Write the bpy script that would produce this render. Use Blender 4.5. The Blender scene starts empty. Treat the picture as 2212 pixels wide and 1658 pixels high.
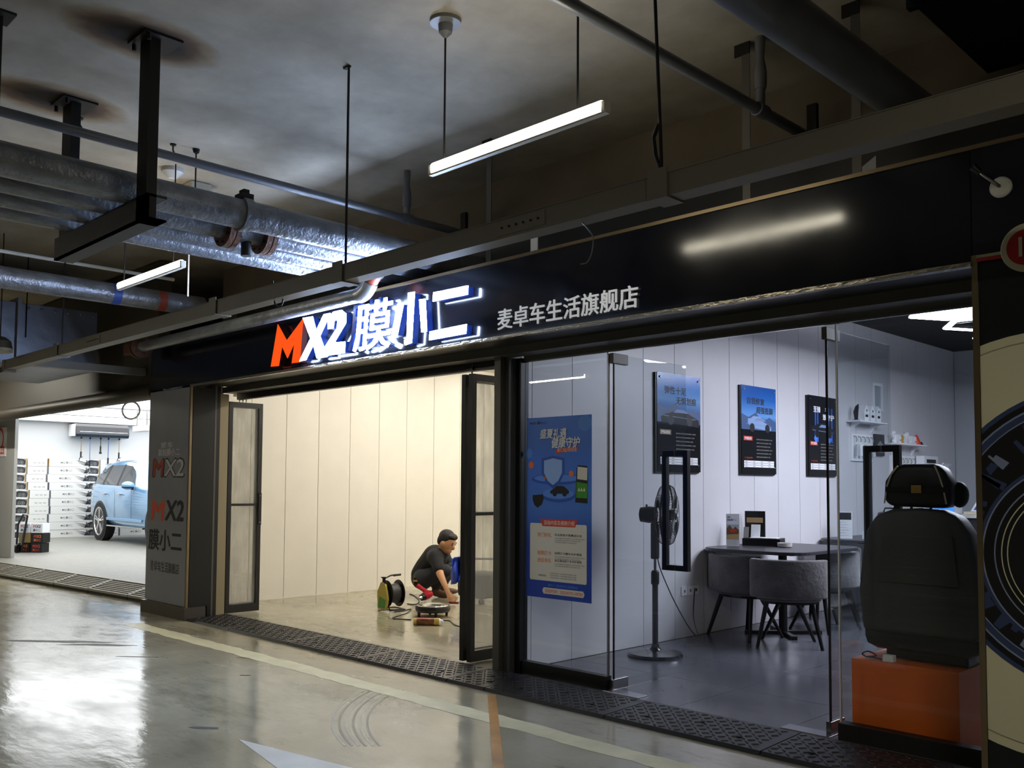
import bpy, bmesh, math, random
from math import sin, cos, pi, radians, sqrt, atan2
from mathutils import Vector, Matrix, Euler
random.seed(7)
SC = bpy.context.scene
COL = SC.collection

# ---------------------------------------------------------------- camera
F_PX, CX, CY, HC = 2000.0, 1106.0, 940.0, 1.4
yaw, pitch, roll = radians(45), math.atan(108/2000), math.atan(.0062)
fw0 = Vector((-sin(yaw), cos(yaw), 0)); rt0 = Vector((cos(yaw), sin(yaw), 0)); up0 = Vector((0, 0, 1))
FW = fw0*cos(pitch)+up0*sin(pitch); up1 = up0*cos(pitch)-fw0*sin(pitch)
RT = rt0*cos(roll)+up1*sin(roll); UP = up1*cos(roll)-rt0*sin(roll)
CAM = Vector((0, 0, HC))
cd = bpy.data.cameras.new('camera'); cam = bpy.data.objects.new('camera', cd); COL.objects.link(cam)
cd.sensor_fit = 'HORIZONTAL'; cd.sensor_width = 36; cd.lens = 36*F_PX/2212
cd.shift_x = 0.0; cd.shift_y = (CY-829)/2212
cd.clip_start = .05; cd.clip_end = 200
m3 = Matrix((RT, UP, -FW)).transposed()
cam.matrix_world = Matrix.Translation(CAM) @ m3.to_4x4()
SC.camera = cam
def PX(x, y, ax, v):
    """photo pixel -> point on the plane where coordinate ax equals v"""
    d = FW+RT*((x-CX)/F_PX)-UP*((y-CY)/F_PX)
    t = (v-CAM[ax])/d[ax]
    return CAM+d*t

# ---------------------------------------------------------------- world, exposure
w = bpy.data.worlds.new('world'); SC.world = w; w.use_nodes = True
w.node_tree.nodes['Background'].inputs[0].default_value = (.55, .6, .7, 1)
w.node_tree.nodes['Background'].inputs[1].default_value = .004
SC.view_settings.view_transform = 'Standard'; SC.view_settings.look = 'None'
SC.view_settings.gamma = 1; SC.view_settings.use_curve_mapping = False
SC.view_settings.exposure = 0.0
L_TUBE, L_FILL, L_BAY, L_SHOW, L_WASH, L_SIGN = 18.0, 270.0, 84.0, 31.0, 3.6, 138.0     # lamp strengths

# ---------------------------------------------------------------- materials
def s2l(c):
    return tuple((u/12.92 if u <= .04045 else ((u+.055)/1.055)**2.4) for u in c)
def hexc(h):
    return s2l(tuple(int(h[i:i+2], 16)/255 for i in (0, 2, 4)))
MATS = {}
def mat(name, col, rough=.5, metal=0., var=0., vs=6., bump=0., bs=40., coat=0., emit=None, es=0., stretch=None, spec=.5, rvar=0.):
    if name in MATS: return MATS[name]
    if isinstance(col, str): col = hexc(col)
    m = bpy.data.materials.new(name); m.use_nodes = True
    nt = m.node_tree; N = nt.nodes; L = nt.links; b = N['Principled BSDF']
    b.inputs['Base Color'].default_value = (*col, 1); b.inputs['Roughness'].default_value = rough
    b.inputs['Metallic'].default_value = metal; b.inputs['Coat Weight'].default_value = coat
    b.inputs['Specular IOR Level'].default_value = spec
    if coat: b.inputs['Coat Roughness'].default_value = .06
    if emit is not None:
        if isinstance(emit, str): emit = hexc(emit)
        b.inputs['Emission Color'].default_value = (*emit, 1); b.inputs['Emission Strength'].default_value = es
    if var or bump or rvar:
        tc = N.new('ShaderNodeTexCoord'); mp = N.new('ShaderNodeMapping'); L.new(tc.outputs['Object'], mp.inputs[0])
        if stretch: mp.inputs['Scale'].default_value = stretch
        if var or rvar:
            n = N.new('ShaderNodeTexNoise'); n.inputs['Scale'].default_value = vs; n.inputs['Detail'].default_value = 5
            L.new(mp.outputs[0], n.inputs['Vector'])
            if var:
                r = N.new('ShaderNodeMapRange'); r.inputs[1].default_value = .3; r.inputs[2].default_value = .7
                r.inputs[3].default_value = 1-var; r.inputs[4].default_value = 1+var
                L.new(n.outputs[0], r.inputs[0])
                mx = N.new('ShaderNodeMix'); mx.data_type = 'RGBA'; mx.blend_type = 'MULTIPLY'; mx.inputs[0].default_value = 1
                mx.inputs[6].default_value = (*col, 1); L.new(r.outputs[0], mx.inputs[7]); L.new(mx.outputs[2], b.inputs['Base Color'])
            if rvar:
                r2 = N.new('ShaderNodeMapRange'); r2.inputs[1].default_value = .3; r2.inputs[2].default_value = .7
                r2.inputs[3].default_value = max(0, rough-rvar); r2.inputs[4].default_value = min(1, rough+rvar)
                L.new(n.outputs[0], r2.inputs[0]); L.new(r2.outputs[0], b.inputs['Roughness'])
        if bump:
            n2 = N.new('ShaderNodeTexNoise'); n2.inputs['Scale'].default_value = bs; n2.inputs['Detail'].default_value = 3
            L.new(mp.outputs[0], n2.inputs['Vector']); bp = N.new('ShaderNodeBump'); bp.inputs['Strength'].default_value = bump
            bp.inputs['Distance'].default_value = .02; L.new(n2.outputs[0], bp.inputs['Height']); L.new(bp.outputs[0], b.inputs['Normal'])
    MATS[name] = m; return m
def glass(name, tint=(.86, .92, .93), refl=1.0, rough=0.):
    if name in MATS: return MATS[name]
    m = bpy.data.materials.new(name); m.use_nodes = True; nt = m.node_tree; N = nt.nodes; L = nt.links
    for n in list(N): N.remove(n)
    o = N.new('ShaderNodeOutputMaterial'); t = N.new('ShaderNodeBsdfTransparent'); g = N.new('ShaderNodeBsdfGlossy')
    t.inputs[0].default_value = (*tint, 1); g.inputs['Roughness'].default_value = rough
    ge = N.new('ShaderNodeNewGeometry'); dt = N.new('ShaderNodeVectorMath'); dt.operation = 'DOT_PRODUCT'; L.new(ge.outputs['Normal'], dt.inputs[0]); L.new(ge.outputs['Incoming'], dt.inputs[1])
    ab = N.new('ShaderNodeMath'); ab.operation = 'ABSOLUTE'; L.new(dt.outputs['Value'], ab.inputs[0])
    om = N.new('ShaderNodeMath'); om.operation = 'SUBTRACT'; om.inputs[0].default_value = 1; L.new(ab.outputs[0], om.inputs[1])
    pw = N.new('ShaderNodeMath'); pw.operation = 'POWER'; pw.inputs[1].default_value = 5; L.new(om.outputs[0], pw.inputs[0])
    mu = N.new('ShaderNodeMath'); mu.operation = 'MULTIPLY_ADD'; mu.inputs[1].default_value = .9; mu.inputs[2].default_value = .035*refl; mu.use_clamp = True; L.new(pw.outputs[0], mu.inputs[0])
    mx = N.new('ShaderNodeMixShader'); L.new(mu.outputs[0], mx.inputs[0]); L.new(t.outputs[0], mx.inputs[1]); L.new(g.outputs[0], mx.inputs[2])
    L.new(mx.outputs[0], o.inputs[0]); MATS[name] = m; return m
def film(name, tint, haze, col):
    m = glass(name, tint, 1.0); N = m.node_tree.nodes; L = m.node_tree.links
    o = [n for n in N if n.type == 'OUTPUT_MATERIAL'][0]; old = o.inputs[0].links[0].from_socket
    d = N.new('ShaderNodeBsdfDiffuse'); d.inputs[0].default_value = (*hexc(col), 1); t = N.new('ShaderNodeBsdfTranslucent'); t.inputs[0].default_value = (*hexc(col), 1)
    a = N.new('ShaderNodeMixShader'); a.inputs[0].default_value = .5; L.new(d.outputs[0], a.inputs[1]); L.new(t.outputs[0], a.inputs[2])
    tc = N.new('ShaderNodeTexCoord'); mp = N.new('ShaderNodeMapping'); mp.inputs['Scale'].default_value = (1, 6, 1.2); L.new(tc.outputs['Object'], mp.inputs[0])
    n = N.new('ShaderNodeTexNoise'); n.inputs['Scale'].default_value = 2.5; n.inputs['Detail'].default_value = 4; L.new(mp.outputs[0], n.inputs['Vector'])
    r = N.new('ShaderNodeMapRange'); r.inputs[1].default_value = .35; r.inputs[2].default_value = .7; r.inputs[3].default_value = haze*.4; r.inputs[4].default_value = haze*1.6; L.new(n.outputs[0], r.inputs[0])
    mx = N.new('ShaderNodeMixShader'); L.new(r.outputs[0], mx.inputs[0]); L.new(old, mx.inputs[1]); L.new(a.outputs[0], mx.inputs[2]); L.new(mx.outputs[0], o.inputs[0])
    return m
def emis(name, col, s):
    if name in MATS: return MATS[name]
    if isinstance(col, str): col = hexc(col)
    m = bpy.data.materials.new(name); m.use_nodes = True; N = m.node_tree.nodes
    for n in list(N): N.remove(n)
    o = N.new('ShaderNodeOutputMaterial'); e = N.new('ShaderNodeEmission')
    e.inputs[0].default_value = (*col, 1); e.inputs[1].default_value = s
    m.node_tree.links.new(e.outputs[0], o.inputs[0]); MATS[name] = m; return m

# ---------------------------------------------------------------- object helpers
WL = {}
def wl(o): return WL.get(o.name, Vector((0, 0, 0))) if o else Vector((0, 0, 0))
def tag(o, label=None, cat=None, group=None, kind=None):
    if label: o['label'] = label
    if cat: o['category'] = cat
    if group: o['group'] = group
    if kind: o['kind'] = kind
    return o
def thing(name, label, cat, loc=(0, 0, 0), rz=0., group=None):
    o = bpy.data.objects.new(name, None); COL.objects.link(o); o.empty_display_size = .1
    o.location = loc; o.rotation_euler = (0, 0, rz); WL[o.name] = Vector(loc)
    return tag(o, label, cat, group)
class MB:
    def __init__(s): s.b = bmesh.new()
    def box(s, x0, x1, y0, y1, z0, z1, bev=0.):
        v = [s.b.verts.new(p) for p in ((x0,y0,z0),(x1,y0,z0),(x1,y1,z0),(x0,y1,z0),(x0,y0,z1),(x1,y0,z1),(x1,y1,z1),(x0,y1,z1))]
        fs = [s.b.faces.new([v[i] for i in f]) for f in ((3,2,1,0),(4,5,6,7),(0,1,5,4),(1,2,6,5),(2,3,7,6),(3,0,4,7))]
        if bev:
            es = list({e for f in fs for e in f.edges})
            bmesh.ops.bevel(s.b, geom=es, offset=bev, segments=2, affect='EDGES', profile=.5)
        return s
    def obox(s, c, size, M):
        v = []
        for dz in (-.5, .5):
            for dx, dy in ((-.5,-.5),(.5,-.5),(.5,.5),(-.5,.5)):
                v.append(s.b.verts.new(Vector(c)+M @ Vector((dx*size[0], dy*size[1], dz*size[2]))))
        for f in ((3,2,1,0),(4,5,6,7),(0,1,5,4),(1,2,6,5),(2,3,7,6),(3,0,4,7)): s.b.faces.new([v[i] for i in f])
        return s
    def bar(s, p0, p1, wd, hg, upv=(0, 0, 1)):
        p0, p1 = Vector(p0), Vector(p1); d = (p1-p0); l = d.length; d.normalize()
        u = Vector(upv)
        if abs(u.dot(d)) > .95: u = Vector((1, 0, 0))
        sx = d.cross(u).normalized(); u = sx.cross(d).normalized()
        return s.obox((p0+p1)/2, (wd, l, hg), Matrix((sx, d, u)).transposed())
    def cyl(s, p0, p1, r0, r1=None, n=16, cap=True):
        if r1 is None: r1 = r0
        return s.tube([p0, p1], [r0, r1], n, cap)
    def tube(s, pts, r, n=10, cap=True, closed=False):
        pts = [Vector(p) for p in pts]; k = len(pts)
        rs = r if isinstance(r, (list, tuple)) else [r]*k
        rings = []; prev = None
        for i in range(k):
            if closed: d = pts[(i+1) % k]-pts[i-1]
            else: d = pts[min(i+1, k-1)]-pts[max(i-1, 0)]
            if d.length < 1e-9: d = Vector((0, 0, 1))
            d.normalize()
            if prev is None:
                u = Vector((0, 0, 1)) if abs(d.z) < .9 else Vector((1, 0, 0))
            else: u = prev
            u = (u-d*u.dot(d))
            if u.length < 1e-6: u = Vector((0, 1, 0))-d*d.y
            u.normalize(); prev = u; v = d.cross(u)
            rings.append([s.b.verts.new(pts[i]+(u*cos(2*pi*j/n)+v*sin(2*pi*j/n))*rs[i]) for j in range(n)])
        rr = range(k) if closed else range(k-1)
        for i in rr:
            a, b = rings[i], rings[(i+1) % k]
            for j in range(n): s.b.faces.new((a[j], a[(j+1) % n], b[(j+1) % n], b[j]))
        if cap and not closed:
            if rs[0] > 1e-5: s.b.faces.new(rings[0][::-1])
            if rs[-1] > 1e-5: s.b.faces.new(rings[-1])
        return s
    def lathe(s, prof, c=(0,0,0), axis=(0,0,1), n=24, cap=True):
        c = Vector(c); a = Vector(axis).normalized()
        u = Vector((1, 0, 0)) if abs(a.x) < .9 else Vector((0, 1, 0))
        u = (u-a*u.dot(a)).normalized(); v = a.cross(u); rings = []
        for r, h in prof:
            r = max(r, 1e-5)
            rings.append([s.b.verts.new(c+a*h+(u*cos(2*pi*j/n)+v*sin(2*pi*j/n))*r) for j in range(n)])
        for i in range(len(rings)-1):
            for j in range(n): s.b.faces.new((rings[i][j], rings[i][(j+1) % n], rings[i+1][(j+1) % n], rings[i+1][j]))
        if cap:
            s.b.faces.new(rings[0][::-1]); s.b.faces.new(rings[-1])
        return s
    def ell(s, c, r, n=16, m=10, M=None):
        M = M or Matrix.Identity(3); c = Vector(c); rings = []
        for i in range(m+1):
            th = pi*i/m
            rr = max(sin(th), 1e-4)
            rings.append([s.b.verts.new(c+M @ Vector((r[0]*rr*cos(2*pi*j/n), r[1]*rr*sin(2*pi*j/n), -r[2]*cos(th)))) for j in range(n)])
        for i in range(m):
            for j in range(n): s.b.faces.new((rings[i][j], rings[i][(j+1) % n], rings[i+1][(j+1) % n], rings[i+1][j]))
        return s
    def prism(s, pts, d):
        """closed polygon of 3D points extruded by vector d (both faces capped)"""
        d = Vector(d); a = [s.b.verts.new(p) for p in pts]; b = [s.b.verts.new(Vector(p)+d) for p in pts]; k = len(a)
        s.b.faces.new(a[::-1]); s.b.faces.new(b)
        for i in range(k): s.b.faces.new((a[i], a[(i+1) % k], b[(i+1) % k], b[i]))
        return s
    def poly(s, pts):
        s.b.faces.new([s.b.verts.new(p) for p in pts]); return s
    def build(s, name, m, parent=None, smooth=False, world=True, auto=35, label=None, cat=None, group=None, kind=None, bevel=0.):
        bmesh.ops.recalc_face_normals(s.b, faces=s.b.faces)
        if bevel:
            es = [e for e in s.b.edges if len(e.link_faces) == 2 and e.calc_face_angle(0) > .6]
            bmesh.ops.bevel(s.b, geom=es, offset=bevel, segments=2, affect='EDGES', profile=.5)
        me = bpy.data.meshes.new(name)
        off = Vector((0, 0, 0))
        if world and parent is not None: off = wl(parent)
        elif world:
            xs = [v.co for v in s.b.verts]
            off = Vector(((min(v.x for v in xs)+max(v.x for v in xs))/2, (min(v.y for v in xs)+max(v.y for v in xs))/2, min(v.z for v in xs)))
        for v in s.b.verts: v.co -= off
        for f in s.b.faces: f.smooth = smooth
        if smooth and auto:
            for e in s.b.edges:
                if len(e.link_faces) == 2 and e.calc_face_angle(0) > radians(auto): e.smooth = False
        s.b.to_mesh(me); s.b.free()
        if isinstance(m, (list, tuple)):
            for q in m: me.materials.append(q)
        elif m: me.materials.append(m)
        o = bpy.data.objects.new(name, me); COL.objects.link(o)
        if parent is not None: o.parent = parent; WL[o.name] = off if world else Vector((0,0,0))
        elif world: o.location = off; WL[o.name] = off
        return tag(o, label, cat, group, kind)
def box(name, m, b, parent=None, bev=0., **k):
    return MB().box(*b, bev=bev).build(name, m, parent, **k)
def copy_tree(o, parent=None):
    c = o.copy(); COL.objects.link(c); c.parent = parent
    for ch in list(o.children): copy_tree(ch, c)
    return c

def glyphs(s, bold=0., depth=0.):
    cu = bpy.data.curves.new('tmp', 'FONT'); cu.body = s; cu.size = 1; cu.offset = bold; cu.extrude = depth/2; cu.resolution_u = 2
    o = bpy.data.objects.new('tmp', cu); COL.objects.link(o); bpy.context.view_layer.update()
    me = bpy.data.meshes.new_from_object(o.evaluated_get(bpy.context.evaluated_depsgraph_get()))
    COL.objects.unlink(o); bpy.data.objects.remove(o); bpy.data.curves.remove(cu)
    return me
def text(name, s, m, parent, org, right, up, width, height, depth=.0015, bold=0., shear=0., **k):
    """lettering fitted into a width x height rectangle whose lower left corner is org"""
    me = glyphs(s, 0., 1.0)
    vs = [v.co.copy() for v in me.vertices]
    if not vs: return None
    if bold > 0:                                                    # heavier strokes: the same outline laid down three times side by side
        bm = bmesh.new(); bm.from_mesh(me); src = list(bm.verts)+list(bm.edges)+list(bm.faces)
        for kb, (sx, sy) in enumerate(((-1, 0), (1, 0), (0, .7), (0, -.7))):
            r_ = bmesh.ops.duplicate(bm, geom=src)
            bmesh.ops.translate(bm, verts=[g for g in r_['geom'] if isinstance(g, bmesh.types.BMVert)], vec=(sx*bold, sy*bold, .004*(kb+1)))
        bm.to_mesh(me); bm.free(); vs = [v.co.copy() for v in me.vertices]
    x0, x1 = min(v.x for v in vs), max(v.x for v in vs); y0, y1 = min(v.y for v in vs), max(v.y for v in vs)
    right = Vector(right).normalized(); up = Vector(up).normalized(); nrm = right.cross(up); org = Vector(org)
    off = wl(parent) if parent is not None else org
    for v, c in zip(me.vertices, vs):
        fx = (c.x-x0)/max(x1-x0, 1e-6)*width; fy = (c.y-y0)/max(y1-y0, 1e-6)*height
        v.co = org+right*(fx+shear*fy)+up*fy+nrm*((c.z+.5)*depth)-off
    me.name = name; me.materials.clear(); me.materials.append(m)
    o = bpy.data.objects.new(name, me); COL.objects.link(o)
    if parent is not None: o.parent = parent; WL[o.name] = off
    else: o.location = off
    return tag(o, **k)
def ptext(name, s, m, parent, x0, y0, x1, y1, ax, v, depth=.002, bold=0., shear=0., lift=0., **k):
    """lettering that covers photo rectangle on a wall plane (ax 1: wall facing -y, ax 0: wall facing +x)"""
    a = PX(x0, (y0+y1)/2, ax, v); b = PX(x1, (y0+y1)/2, ax, v); t = PX((x0+x1)/2, y0, ax, v); q = PX((x0+x1)/2, y1, ax, v)
    r = (Vector((1, 0, 0)) if ax == 1 else Vector((0, 1, 0)))
    n = r.cross(Vector((0, 0, 1)))
    wd = (b-a).dot(r); org = Vector((a.x, a.y, q.z)); org[ax] = v
    return text(name, s, m, parent, org+n*lift, r, (0, 0, 1), wd, t.z-q.z, depth, bold, shear, **k)

def clip(poly, ax, lim, keep_greater):
    out = []; n = len(poly)
    ins = (lambda p: p[ax] >= lim) if keep_greater else (lambda p: p[ax] <= lim)
    for i in range(n):
        a, b = poly[i], poly[(i+1) % n]
        if ins(a): out.append(a)
        if ins(a) != ins(b):
            t = (lim-a[ax])/(b[ax]-a[ax]); out.append((a[0]+(b[0]-a[0])*t, a[1]+(b[1]-a[1])*t))
    return out
def circ(cx, cz, r, n=72, r2=None): return [(cx+r*cos(2*pi*i/n), cz+(r2 or r)*sin(2*pi*i/n)) for i in range(n)]
# ================================================================ STRUCTURE
ZC = 3.92
def floor_material():
    m = bpy.data.materials.new('epoxy_concrete'); m.use_nodes = True; nt = m.node_tree; N = nt.nodes; L = nt.links
    b = N['Principled BSDF']; tc = N.new('ShaderNodeTexCoord')
    def noise(scale, detail, st=(1, 1, 1), rough=.5):
        mp = N.new('ShaderNodeMapping'); mp.inputs['Scale'].default_value = st; L.new(tc.outputs['Object'], mp.inputs[0])
        n = N.new('ShaderNodeTexNoise'); n.inputs['Scale'].default_value = scale; n.inputs['Detail'].default_value = detail
        n.inputs['Roughness'].default_value = rough; L.new(mp.outputs[0], n.inputs['Vector']); return n.outputs[0]
    def ramp(src, p0, c0, p1, c1):
        r = N.new('ShaderNodeValToRGB'); r.color_ramp.elements[0].position = p0; r.color_ramp.elements[1].position = p1
        r.color_ramp.elements[0].color = (*c0, 1); r.color_ramp.elements[1].color = (*c1, 1); L.new(src, r.inputs[0]); return r.outputs[0]
    base = ramp(noise(.9, 8, rough=.62), .3, hexc('8c8670'), .72, hexc('b3ac93'))
    stain = ramp(noise(1.3, 10, (.55, 1.5, 1), .74), .53, (1, 1, 1), .76, (.40, .38, .34))
    specks = ramp(noise(7, 8, (.5, 1.5, 1), .75), .60, (1, 1, 1), .70, (.38, .36, .33))
    mx = N.new('ShaderNodeMix'); mx.data_type = 'RGBA'; mx.blend_type = 'MULTIPLY'; mx.inputs[0].default_value = 1; L.new(base, mx.inputs[6]); L.new(stain, mx.inputs[7])
    m2 = N.new('ShaderNodeMix'); m2.data_type = 'RGBA'; m2.blend_type = 'MULTIPLY'; m2.inputs[0].default_value = .8; L.new(mx.outputs[2], m2.inputs[6]); L.new(specks, m2.inputs[7])
    L.new(m2.outputs[2], b.inputs['Base Color'])
    rr = ramp(noise(1.1, 9, (.6, 1.4, 1), .66), .36, (.05, .05, .05), .66, (.30, .30, .30)); L.new(rr, b.inputs['Roughness'])
    bp = N.new('ShaderNodeBump'); bp.inputs['Strength'].default_value = .26; bp.inputs['Distance'].default_value = .01
    L.new(noise(7, 7, (.6, 1.4, 1)), bp.inputs['Height']); L.new(bp.outputs[0], b.inputs['Normal'])
    b.inputs['Specular IOR Level'].default_value = .65
    return m
M_FLOOR = floor_material()
def ceiling_material():
    m = bpy.data.materials.new('painted_slab'); m.use_nodes = True; nt = m.node_tree; N = nt.nodes; L = nt.links
    b = N['Principled BSDF']; b.inputs['Roughness'].default_value = .8; g = N.new('ShaderNodeNewGeometry')
    n = N.new('ShaderNodeTexNoise'); n.inputs['Scale'].default_value = 1.3; n.inputs['Detail'].default_value = 9; n.inputs['Roughness'].default_value = .62; L.new(g.outputs['Position'], n.inputs['Vector'])
    r = N.new('ShaderNodeValToRGB'); r.color_ramp.elements[0].position = .3; r.color_ramp.elements[1].position = .7
    r.color_ramp.elements[0].color = (*hexc('837b6d'), 1); r.color_ramp.elements[1].color = (*hexc('aca393'), 1); L.new(n.outputs[0], r.inputs[0])
    cur = r.outputs[0]
    for (sx, sy, rx, ry) in ((-5.12, 2.14, .30, .46), (-6.38, 2.10, .30, .48)):       # dark brown blotches fading outward from the two ceiling plates
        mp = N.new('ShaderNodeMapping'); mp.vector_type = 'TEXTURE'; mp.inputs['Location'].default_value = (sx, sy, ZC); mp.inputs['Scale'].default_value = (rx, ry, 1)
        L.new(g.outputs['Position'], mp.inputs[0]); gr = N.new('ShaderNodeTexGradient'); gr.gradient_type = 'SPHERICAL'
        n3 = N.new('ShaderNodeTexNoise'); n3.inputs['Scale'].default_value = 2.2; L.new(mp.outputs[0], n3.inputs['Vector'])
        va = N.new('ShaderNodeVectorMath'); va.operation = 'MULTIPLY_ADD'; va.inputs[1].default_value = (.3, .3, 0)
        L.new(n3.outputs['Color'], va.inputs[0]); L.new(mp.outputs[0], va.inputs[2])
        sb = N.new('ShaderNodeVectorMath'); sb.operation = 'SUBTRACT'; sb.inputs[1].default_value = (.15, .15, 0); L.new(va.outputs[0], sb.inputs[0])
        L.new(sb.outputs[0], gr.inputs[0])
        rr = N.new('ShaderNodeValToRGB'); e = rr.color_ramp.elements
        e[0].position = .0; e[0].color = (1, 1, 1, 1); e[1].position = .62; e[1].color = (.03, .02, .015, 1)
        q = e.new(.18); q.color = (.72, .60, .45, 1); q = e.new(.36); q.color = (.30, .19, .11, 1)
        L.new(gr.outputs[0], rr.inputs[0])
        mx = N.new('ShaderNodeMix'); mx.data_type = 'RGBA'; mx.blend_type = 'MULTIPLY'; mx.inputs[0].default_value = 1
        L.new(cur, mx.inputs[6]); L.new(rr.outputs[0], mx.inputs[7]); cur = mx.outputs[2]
    L.new(cur, b.inputs['Base Color'])
    return m
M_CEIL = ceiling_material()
M_CONC = mat('dark_concrete', '4a4640', .85, var=.15, vs=3, bump=.2)
M_BLACKPANEL = mat('black_acp', '0c0e18', .145, spec=.6, rvar=.04, vs=2)
M_BLACK = mat('black_metal', '0d0d0d', .38)
M_DARK = mat('dark_frame', '232320', .42, metal=.3)
M_GREYFRAME = mat('grey_anodised', '5c5a55', .45, metal=.4)
M_SILVER = mat('silver_trim', 'b9b2a2', .22, metal=.9, bump=.5, bs=60, stretch=(.3, 1, 1))
M_GOLD = mat('champagne_trim', '8f7e62', .3, metal=.8)
M_CREAM = mat('cream_wall_panel', 'e9e4d8', .35, var=.02, vs=3)
M_WHITEPANEL = mat('white_wall_panel', 'd9d8dc', .38, var=.02, vs=3)
M_GREYPAN = mat('pillar_grey', '7c7d81', .32, var=.05, vs=4)
M_DRY = mat('brown_board', '6b6050', .85, var=.12, vs=2)
M_WHITE = mat('white_paint', 'e6e6e2', .5)
M_GLASS = glass('clear_glass', (.93, .95, .955))
M_GLASS2 = glass('door_glass', (.93, .955, .965), 1.6)
M_STEEL = mat('brushed_steel', 'a8a8a8', .25, metal=1.0)

floor = box('floor', M_FLOOR, (-34, 8, -12, 12.2, -.2, 0)); tag(floor, 'glossy worn grey concrete garage floor', kind='structure')
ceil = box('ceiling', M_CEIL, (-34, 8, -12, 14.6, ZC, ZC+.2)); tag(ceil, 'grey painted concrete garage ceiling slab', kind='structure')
box('wall_south', M_CONC, (-34, 8, -12.2, -12, 0, ZC), kind='structure')
box('wall_east', M_CONC, (8, 8.2, -12, 4.3, 0, ZC), kind='structure')
box('wall_west', M_CONC, (-34.2, -34, -12, 12, 0, ZC), kind='structure')
box('wall_upper', M_DRY, (-10.1, 8, 5.25, 5.33, 3.05, ZC), kind='structure', label='brown boarded wall above the shop sign band')

# painted floor markings
M_LINE = mat('line_paint', 'd6cfa9', .42, var=.16, vs=5, rvar=.1)
M_ARROW = mat('arrow_paint', 'cfccbc', .4, var=.1, vs=4)
M_ORANGE = mat('orange_line', 'c08a45', .5, var=.35, vs=3)
def flat(name, pts, m, z=.0015):
    return MB().prism([(p[0], p[1], .0) for p in pts], (0, 0, z)).build(name, m, floor)
def strip(name, x0, x1, y, hw, m, n=40, jit=.012):
    up, dn = [], []
    for i in range(n+1):
        x = x0+(x1-x0)*i/n; up.append((x, y+hw+random.uniform(-jit, jit))); dn.append((x, y-hw+random.uniform(-jit, jit)))
    return flat(name, up+dn[::-1], m)
strip('lane_line', -9.25, -.8, 3.92, .085, M_LINE, 90)
flat('arrow_marking', [PX(*p, 2, 0)[:2] for p in ((514, 1596), (800, 1668), (1010, 1760), (760, 1790), (655, 1700))], M_ARROW)
a, b_ = PX(1062, 1500, 2, 0), PX(1077, 1658, 2, 0)
d_ = (b_-a).normalized(); n_ = Vector((-d_.y, d_.x, 0))*.028
flat('guide_line', [tuple((a+n_)[:2]), tuple((a-n_)[:2]), tuple((b_+d_*1.2-n_)[:2]), tuple((b_+d_*1.2+n_)[:2])], M_ORANGE, .0025)
# tyre scuffs and dark spots that lie on the floor
M_SCUFF = mat('tyre_rubber_mark', '3e3b34', .5, var=.2, vs=20)
def arcmark(cx, cy, r0, a0, a1, wdt, n=14):
    pts = [(cx+(r0+wdt)*cos(a0+(a1-a0)*i/n), cy+(r0+wdt)*sin(a0+(a1-a0)*i/n)) for i in range(n+1)]
    pts += [(cx+r0*cos(a1-(a1-a0)*i/n), cy+r0*sin(a1-(a1-a0)*i/n)) for i in range(n+1)]
    return pts
M_PALE = mat('pale_scrub_mark', 'a9a594', .35)
for k in range(6):
    a3 = [PX(u+k*15, v, 2, 0) for u, v in ((795, 1488), (722, 1550), (748, 1610))]
    (ax_, ay_), (bx_, by_), (cx_, cy_) = [(p.x, p.y) for p in a3]; dd = 2*(ax_*(by_-cy_)+bx_*(cy_-ay_)+cx_*(ay_-by_))
    ux = ((ax_**2+ay_**2)*(by_-cy_)+(bx_**2+by_**2)*(cy_-ay_)+(cx_**2+cy_**2)*(ay_-by_))/dd; uy = ((ax_**2+ay_**2)*(cx_-bx_)+(bx_**2+by_**2)*(ax_-cx_)+(cx_**2+cy_**2)*(bx_-ax_))/dd
    an0 = atan2(ay_-uy, ax_-ux); an1 = atan2(cy_-uy, cx_-ux); anm = atan2(by_-uy, bx_-ux)
    if not (min(an0, an1) <= anm <= max(an0, an1)): an1 += 2*pi if an1 < an0 else -2*pi
    flat('tyre_scuff', arcmark(ux, uy, sqrt((ax_-ux)**2+(ay_-uy)**2), an0, an1, .014), mat('faint_scuff', '77725f', .4) if k % 2 else M_PALE, .001)
for (px, py, sx, sy) in ((440, 1572, .10, .03), (130, 1385, .5, .06), (205, 1392, .35, .05), (545, 1420, .12, .03), (530, 1458, .05, .02), (1085, 1492, .04, .02), (300, 1418, .2, .015)):
    c = PX(px, py, 2, 0); pts = []
    for i in range(14):
        t = 2*pi*i/14; q = random.uniform(.6, 1.1); u = cos(t)*sx*q; v = sin(t)*sy*q
        pts.append((c.x+u*.75-v*.66, c.y+u*.66+v*.75))
    flat('oil_spot', pts, M_SCUFF, .001)

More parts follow.
